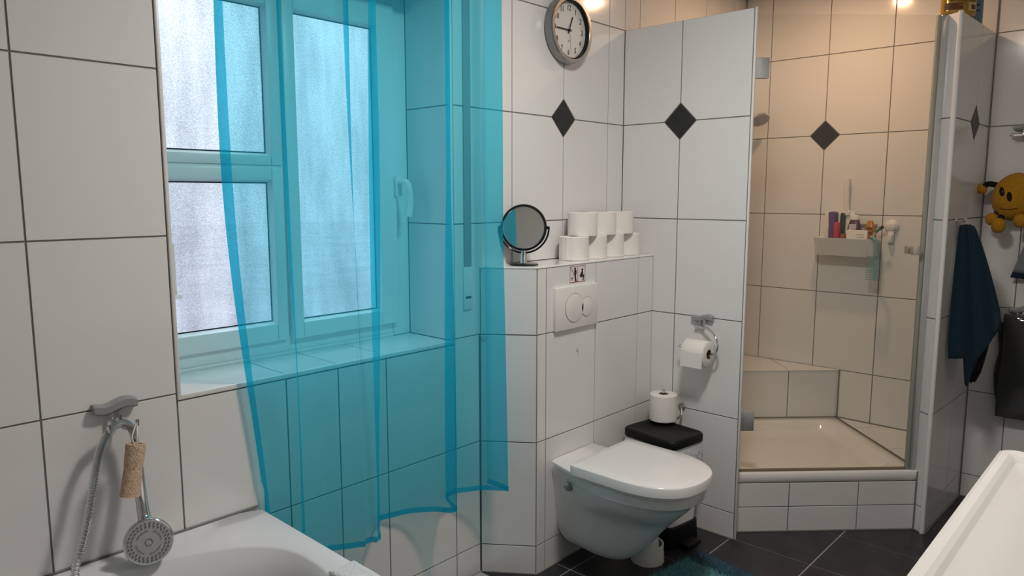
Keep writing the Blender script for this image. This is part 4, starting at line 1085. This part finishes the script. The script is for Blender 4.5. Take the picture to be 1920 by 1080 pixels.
G().tube(catmull([(0, -.013, .115), (0, -.013, .15), (0, -.008, .185), (0, .004, .203), (.010, .016, .2085), (.022, .022, .205)], 6), [.0085] * 31, 8).build('handle', 'teal_plastic', cmb)
sh_ = thing('suction_hook', 'cream suction cup hook on the shower wall beside the caddy', 'hook', (XB, -.793, 1.257))
G().lathe([(.033, 0), (.032, .006), (.027, .012), (.022, .013), (.020, .020), (.017, .022), (0, .022)], axis=(-1, 0, 0), seg=32).build('cup', 'plastic', sh_)
G().box((-.020, -.014, -.080), (-.006, .014, -.020), .005).build('arm', 'plastic', sh_)
G().box((-.030, -.009, -.076), (-.018, .009, -.036), .004).build('prong', 'plastic', sh_)

# ------------------------------------------------------------------ bottles on top of the short wall
def ell_bottle(name, label, c, hx, hy, prof, m, rz, cat='bottle'):
    t = thing(name, label, cat, (c[0], c[1], ZR[5] + .001), rz)
    G().lathe([(f, h_) for f, h_ in prof], seg=48, sx=hx, sy=hy).build('body', m, t, 45)
    return t
gb = ell_bottle('shampoo_bottle', 'gold shampoo bottle with dark lettering on top of the short wall', (0.705, -1.101), .068, .036, [(.9, 0), (.97, .004), (1.0, .02), (1.0, .16), (.93, .19), (.6, .215), (.35, .222)], 'gold', math.radians(-46))
G().lathe([(.026, .222), (.026, .262), (.022, .266), (0, .266)], seg=24).build('cap', 'gold_light', gb)
def wrap(hx, hy, zc, off):
    def f(x, y, z):
        a = -PI / 2 + x / ((hx + hy) / 2 * 1.15); return Vector(((hx + off) * math.cos(a), (hy + off) * math.sin(a), zc + y))
    return f
text('PANTENE PRO-V', .0165, gb, 'ink', (0, 0, 0), 'lettering', warp=wrap(.068, .036, .058, .0008), sx=.92)
text('KERATIN', .009, gb, 'gold_light', (0, 0, 0), 'lettering', warp=wrap(.068, .036, .038, .0012), sx=.9)
def band(t, hx, hy, z0, z1, a0, a1, off, m, name):
    q = G(); n = 14
    for z in (z0, z1):
        for k in range(n + 1):
            a = lerp(a0, a1, k / n); q.v.append(Vector(((hx + off) * math.cos(a), (hy + off) * math.sin(a), z)))
    for k in range(n): q.f.append((k, k + 1, n + 2 + k, n + 1 + k))
    q.build(name, m, t, 60)
band(gb, .068, .036, .022, .048, -2.75, -1.62, .0006, 'brown', 'label_band')
band(gb, .068, .036, .018, .050, -1.30, -.35, .0006, 'gold_light', 'label_emblem')
band(gb, .068, .036, .024, .042, -1.10, -.62, .0010, 'brown', 'emblem_mark')
bb = ell_bottle('shampoo_bottle', 'translucent blue bottle behind the gold one on the short wall', (0.905, -1.112), .042, .028, [(.9, 0), (1.0, .006), (1.0, .12), (.8, .165), (.4, .19), (.35, .21), (0, .212)], 'blue_bottle', math.radians(-40))
for k in range(3): band(bb, .042, .028, .05 + k * .022, .055 + k * .022, -2.2, -1.4, .0006, 'ink', 'print_line')

# ------------------------------------------------------------------ towels on the right
# hook and petrol towel on the short wall
hkp = FQ.p(.135, 1.308)
hq = thing('towel_hook', 'small chrome double hook on the short wall holding the petrol towel', 'hook', hkp)
G().box((-.010, -.004, -.012), (.010, 0, .012), .002).build('plate', 'chrome', hq)
for sgn in (-1, 1):
    G().tube(catmull([(sgn * .003, -.003, 0), (sgn * .006, -.018, -.006), (sgn * .011, -.032, -.002), (sgn * .013, -.036, .012)], 5), .0032, 8).build('prong', 'chrome', hq)
def drape(name, label, cat, loc, sections, m, group=None, nseg=60, seed=2, folds=7, amp=.006):
    """closed cloth bundle: sections = [(z, cx, cy, rx, ry)] from the top down"""
    rnd = random.Random(seed); t = thing(name, label, cat, loc, 0, group); ph_ = [rnd.uniform(0, 6.28) for _ in range(4)]
    rings = []
    zs = [Vector(s) if 0 else s for s in sections]
    out = []
    for i in range(len(zs) - 1):
        for k in range(5): out.append(tuple(lerp(zs[i][j], zs[i + 1][j], k / 5) for j in range(5)))
    out.append(zs[-1])
    for (z, cx, cy, rx, ry) in out:
        R_ = []
        for k in range(nseg):
            a = 2 * PI * k / nseg; f = 1 + (amp / max(rx, ry, .01)) * (math.sin(folds * a + ph_[0]) + .6 * math.sin((folds * 2 - 3) * a + ph_[1] + z * 4))
            R_.append((cx + rx * f * math.cos(a), cy + ry * f * math.sin(a), z + .006 * math.sin(3 * a + ph_[2])))
        rings.append(R_)
    G().loft(rings).build('cloth', m, t, 70); return t
# petrol towel: a folded sheet hanging from one point, in front of the short wall
tw = thing('towel', 'petrol blue towel hanging by its corner from the chrome hook', 'towel', (hkp.x, hkp.y, .60))
q = G(); NU, NV = 40, 40
def twpt(u, v):
    """u across 0..1, v down 0..1"""
    top_w = .030; yspan = lerp(.045, .172, min(1, v * 1.15) ** .8)
    yc = lerp(0.030, .092, v ** .9)
    zb_ = lerp(.745, .905, max(0, (u - .55) / .45) ** 1.2) if u > .55 else (lerp(.735, .745, u / .3) if u < .3 else lerp(.745, .610, min(1, (u - .3) / .06)) if u < .36 else lerp(.610, .745, (u - .36) / .19))
    z = lerp(1.292 - .01 * abs(u - .4), zb_, v)
    y = -yc + yspan * (.5 - u)
    x = hkp.x - .010 + .05 * math.sin(u * 3.0) * v + .017 * math.sin(u * 15 + v * 1.4) * (.35 + .65 * v) - .03 * v
    return Vector((x, hkp.y + y - .012, z)) - Vector((hkp.x, hkp.y, .60))
for i in range(NV + 1):
    for j in range(NU + 1): q.v.append(twpt(j / NU, i / NV))
for i in range(NV):
    for j in range(NU):
        a = i * (NU + 1) + j; q.f.append((a, a + 1, a + NU + 2, a + NU + 1))
co = q.build('cloth', 'towel_blue', tw, 180)
md = co.modifiers.new('thick', 'SOLIDIFY'); md.thickness = .007; md.offset = 0
drape('washcloth', 'dark crumpled cloth hanging behind the petrol towel', 'cloth', (hkp.x, hkp.y, .62),
      [(.665, .045, -.035, .016, .010), (.58, .06, -.045, .030, .016), (.30, .11, -.070, .045, .030), (.16, .12, -.095, .040, .032), (.05, .10, -.090, .030, .020), (.01, .09, -.085, .018, .010)], 'plush_black', seed=9)

def towel_rail(y, z, label, rod_len=.32):
    t = thing('towel_rail', label, 'towel rail', (XB, y, z)); o_ = Vector((XB, y, z))
    wave_bar(FB, -y, z, t, .092, .026, .020, o_)
    for dy in (-.010, .010): G().tube([(-.013, dy, -.008), (-.015, dy, -.030)], .004, 8).build('post', 'chrome', t)
    G().tube([(-.040, .052, -.036), (-.040, -rod_len, -.036)], .0068, 12).build('rod', 'chrome', t)
    G().tube([(-.062, .042, -.040), (-.062, -rod_len, -.040)], .0050, 12).build('second_rod', 'chrome', t)
    G().box((-.066, -.016, -.044), (-.004, .016, -.030), .003).build('arm', 'chrome', t)
    return t
towel_rail(-1.338, .908, 'chrome double towel rail on a grey mount carrying the charcoal towel')
towel_rail(-1.300, 1.703, 'chrome towel rail on a grey mount above the yellow plush toy')
# charcoal towel over the rail
gt = thing('towel', 'charcoal grey towel folded over the rail on the right wall', 'towel', (XB - .045, -1.46, .40))
oT = Vector((XB - .045, -1.46, .40))
def towel_sheet(y0, y1, prof, seed, zcut):
    rnd = random.Random(seed); q = G(); nj = 26; ph_ = rnd.uniform(0, 6)
    for (x, z) in prof:
        for j in range(nj + 1):
            t_ = j / nj; y = lerp(y0, y1, t_)
            dz = zcut(t_) if z < .6 else 0
            q.v.append(Vector((x + .003 * math.sin(t_ * 14 + ph_ + z * 3), y + .004 * math.sin(z * 13 + ph_), z + dz)) - oT)
    n_ = nj + 1
    for i in range(len(prof) - 1):
        for j in range(nj): a = i * n_ + j; q.f.append((a, a + 1, a + n_ + 1, a + n_))
    return q
pf = [(1.082 - .001 * 0, .430 + k * .037) for k in range(12)] + [(1.085, .868), (1.095, .882), (1.108, .884), (1.118, .875), (1.122, .85)] + [(1.125, .80 - k * .036) for k in range(9)]
o1 = towel_sheet(-1.288, -1.64, pf, 3, lambda t_: 0).build('front_fold', 'towel_grey', gt, 180)
m1 = o1.modifiers.new('thick', 'SOLIDIFY'); m1.thickness = .010; m1.offset = 0
pb = [(1.112, .50 + k * .035) for k in range(11)]
q = G(); nj = 26
for (x, z) in pb:
    for j in range(nj + 1):
        t_ = j / nj; bulge = .022 * abs(math.sin((z - .50) * 14)) * (1 - t_)
        q.v.append(Vector((x + .002 * math.sin(t_ * 9 + z * 8), lerp(-1.277 + bulge * .6, -1.64, t_), z - (.14 * t_ if z < .53 else .03 * t_)) ) - oT)
for i in range(len(pb) - 1):
    for j in range(nj): a = i * (nj + 1) + j; q.f.append((a, a + 1, a + nj + 2, a + nj + 1))
o2 = q.build('back_fold', 'towel_grey', gt, 180); m2 = o2.modifiers.new('thick', 'SOLIDIFY'); m2.thickness = .012; m2.offset = 0
# light grey cloth with a navy band
gc = thing('towel', 'light grey cloth with a navy hem hanging beside the plush toy', 'towel', (XB - .05, -1.42, 1.04))
oG = Vector((XB - .05, -1.42, 1.04))
def gcp(u, v):
    z = lerp(1.40, 1.052 - .02 * u, v); half = lerp(.012, .125, v ** .85)
    y = -1.420 + half * (1 - 2 * u); x = 1.098 + .010 * math.sin(u * 11) * v
    return Vector((x, y, z)) - oG
q = G()
for i in range(21):
    for j in range(25): q.v.append(gcp(j / 24, i / 20 * .93))
for i in range(20):
    for j in range(24): a = i * 25 + j; q.f.append((a, a + 1, a + 26, a + 25))
o3 = q.build('cloth', 'cloth_grey', gc, 180); m3 = o3.modifiers.new('thick', 'SOLIDIFY'); m3.thickness = .006; m3.offset = 0
q = G()
for i in range(4):
    for j in range(25): q.v.append(gcp(j / 24, .93 + .07 * i / 3))
for i in range(3):
    for j in range(24): a = i * 25 + j; q.f.append((a, a + 1, a + 26, a + 25))
o4 = q.build('navy_hem', 'navy', gc, 180); m4 = o4.modifiers.new('thick', 'SOLIDIFY'); m4.thickness = .0065; m4.offset = 0
hg_ = thing('towel_hook', 'small chrome hook on the right wall holding the light grey cloth', 'hook', (XB, -1.42, 1.395))
G().box((-.004, -.012, -.014), (0, .012, .014), .002).build('plate', 'chrome', hg_)
G().tube(catmull([(-.003, 0, 0), (-.030, 0, -.008), (-.052, 0, -.004), (-.058, 0, .012)], 5), .004, 8).build('prong', 'chrome', hg_)

# yellow plush ball with a face
pz = Vector((1.066, -1.292, 1.402))
pt = thing('plush_toy', 'round yellow plush toy with a plain face and black limbs', 'plush toy', pz)
fn = Vector((-.90, .10, .10)).normalized()
rotf = Matrix.Rotation(math.radians(12), 3, 'X')
G().ball((0, 0, 0), .092, 40, 24, (.82, .93, 1.12), rotf).build('body', 'yellow', pt, 80)
def on_body(y, z):
    """point on the room side of the body above local (y, z)"""
    best = None
    for k in range(400):
        x = -.092 + .0003 * k; p = rotf.transposed() @ Vector((x, y, z))
        if (p.x / .82) ** 2 + (p.y / .93) ** 2 + (p.z / 1.12) ** 2 <= .092 ** 2: return Vector((x, y, z))
    return Vector((-.05, y, z))
for (y, z, a, s_) in ((.040, .022, 14, 1.0), (.010, .001, 8, 1.0)):
    q = G(); c = on_body(y, z); n = 20
    rr = [[], []]
    for k in range(n):
        t_ = 2 * PI * k / n; dy, dz = .0095 * math.cos(t_), .0205 * math.sin(t_)
        al = -math.radians(a); yy, zz = y + dy * math.cos(al) - dz * math.sin(al), z + dy * math.sin(al) + dz * math.cos(al)
        p = on_body(yy, zz); rr[0].append(p + Vector((.001, 0, 0))); rr[1].append(p + Vector((-.0018, 0, 0)))
    q.loft(rr); q.build('eye', 'plush_black', pt, 60)
mp_ = [on_body(y, z) + Vector((-.0008, 0, 0)) for y, z in ((.046, -.049), (.033, -.052), (.015, -.053), (-.005, -.051), (-.016, -.049), (-.021, -.051))]
G().tube(catmull(mp_, 5), .0013, 6).build('mouth', 'plush_black', pt)
def limb(p0, p1, p2, r): return G().tube(catmull([p0, p1, p2], 6), r, 12)
limb((.005, .070, .050), (-.01, .098, .056), (-.018, .113, .046), .012).build('arm', 'plush_black', pt)
G().ball((-.022, .126, .034), .0235, 20, 12, (.85, 1.15, .80), Matrix.Rotation(math.radians(28), 3, 'X')).build('hand', 'yellow', pt, 80)
limb((-.02, .050, -.060), (-.03, .062, -.078), (-.032, .066, -.090), .012).build('leg', 'plush_black', pt)
G().ball((-.034, .072, -.096), .0255, 20, 12, (.95, 1, 1.1)).build('foot', 'yellow', pt, 80)
limb((-.03, .034, -.080), (-.045, .042, -.096), (-.050, .045, -.108), .012).build('leg', 'plush_black', pt)
G().ball((-.054, .044, -.122), .029, 20, 12, (.95, .95, 1.15)).build('foot', 'yellow', pt, 80)
limb((-.03, -.052, -.070), (-.048, -.050, -.085), (-.055, -.045, -.092), .012).build('leg', 'plush_black', pt)
G().ball((-.056, -.034, -.100), .029, 20, 12, (.95, .95, 1.05)).build('foot', 'yellow', pt, 80)
G().lathe([(.030, 0), (.026, .006), (.010, .012)], (XB - pz.x, 0, .03), axis=(-1, 0, 0), seg=20).build('suction_cup', 'clear', pt)

# ------------------------------------------------------------------ ceiling lamps
for (x, y, w, c, lab) in LAMPS:
    k_ = 1.0 if x > 0 else 4.0
    t = thing('ceiling_lamp', lab, 'lamp', (x, y, CEIL))
    G().lathe([(.052 * k_, 0), (.052 * k_, -.006), (.046 * k_, -.010), (.038 * k_, -.010), (.036 * k_, -.002)], seg=36, cap1=False).build('ring', 'steel', t)
    G().lathe([(.036 * k_, -.003), (.036 * k_, -.005), (0, -.0055)], seg=32).build('lens', 'lampglow', t)
    nm = 'shower' if x > 0 else 'room'
    ld = bpy.data.lights.new(nm + '_lamp_offscreen', 'AREA'); ld.shape = 'DISK'; ld.size = .072 * k_; ld.energy = w; ld.color = c
    lo_ = bpy.data.objects.new(nm + '_lamp_offscreen', ld); COL.objects.link(lo_); lo_.parent = t; lo_.location = (0, 0, -.012)
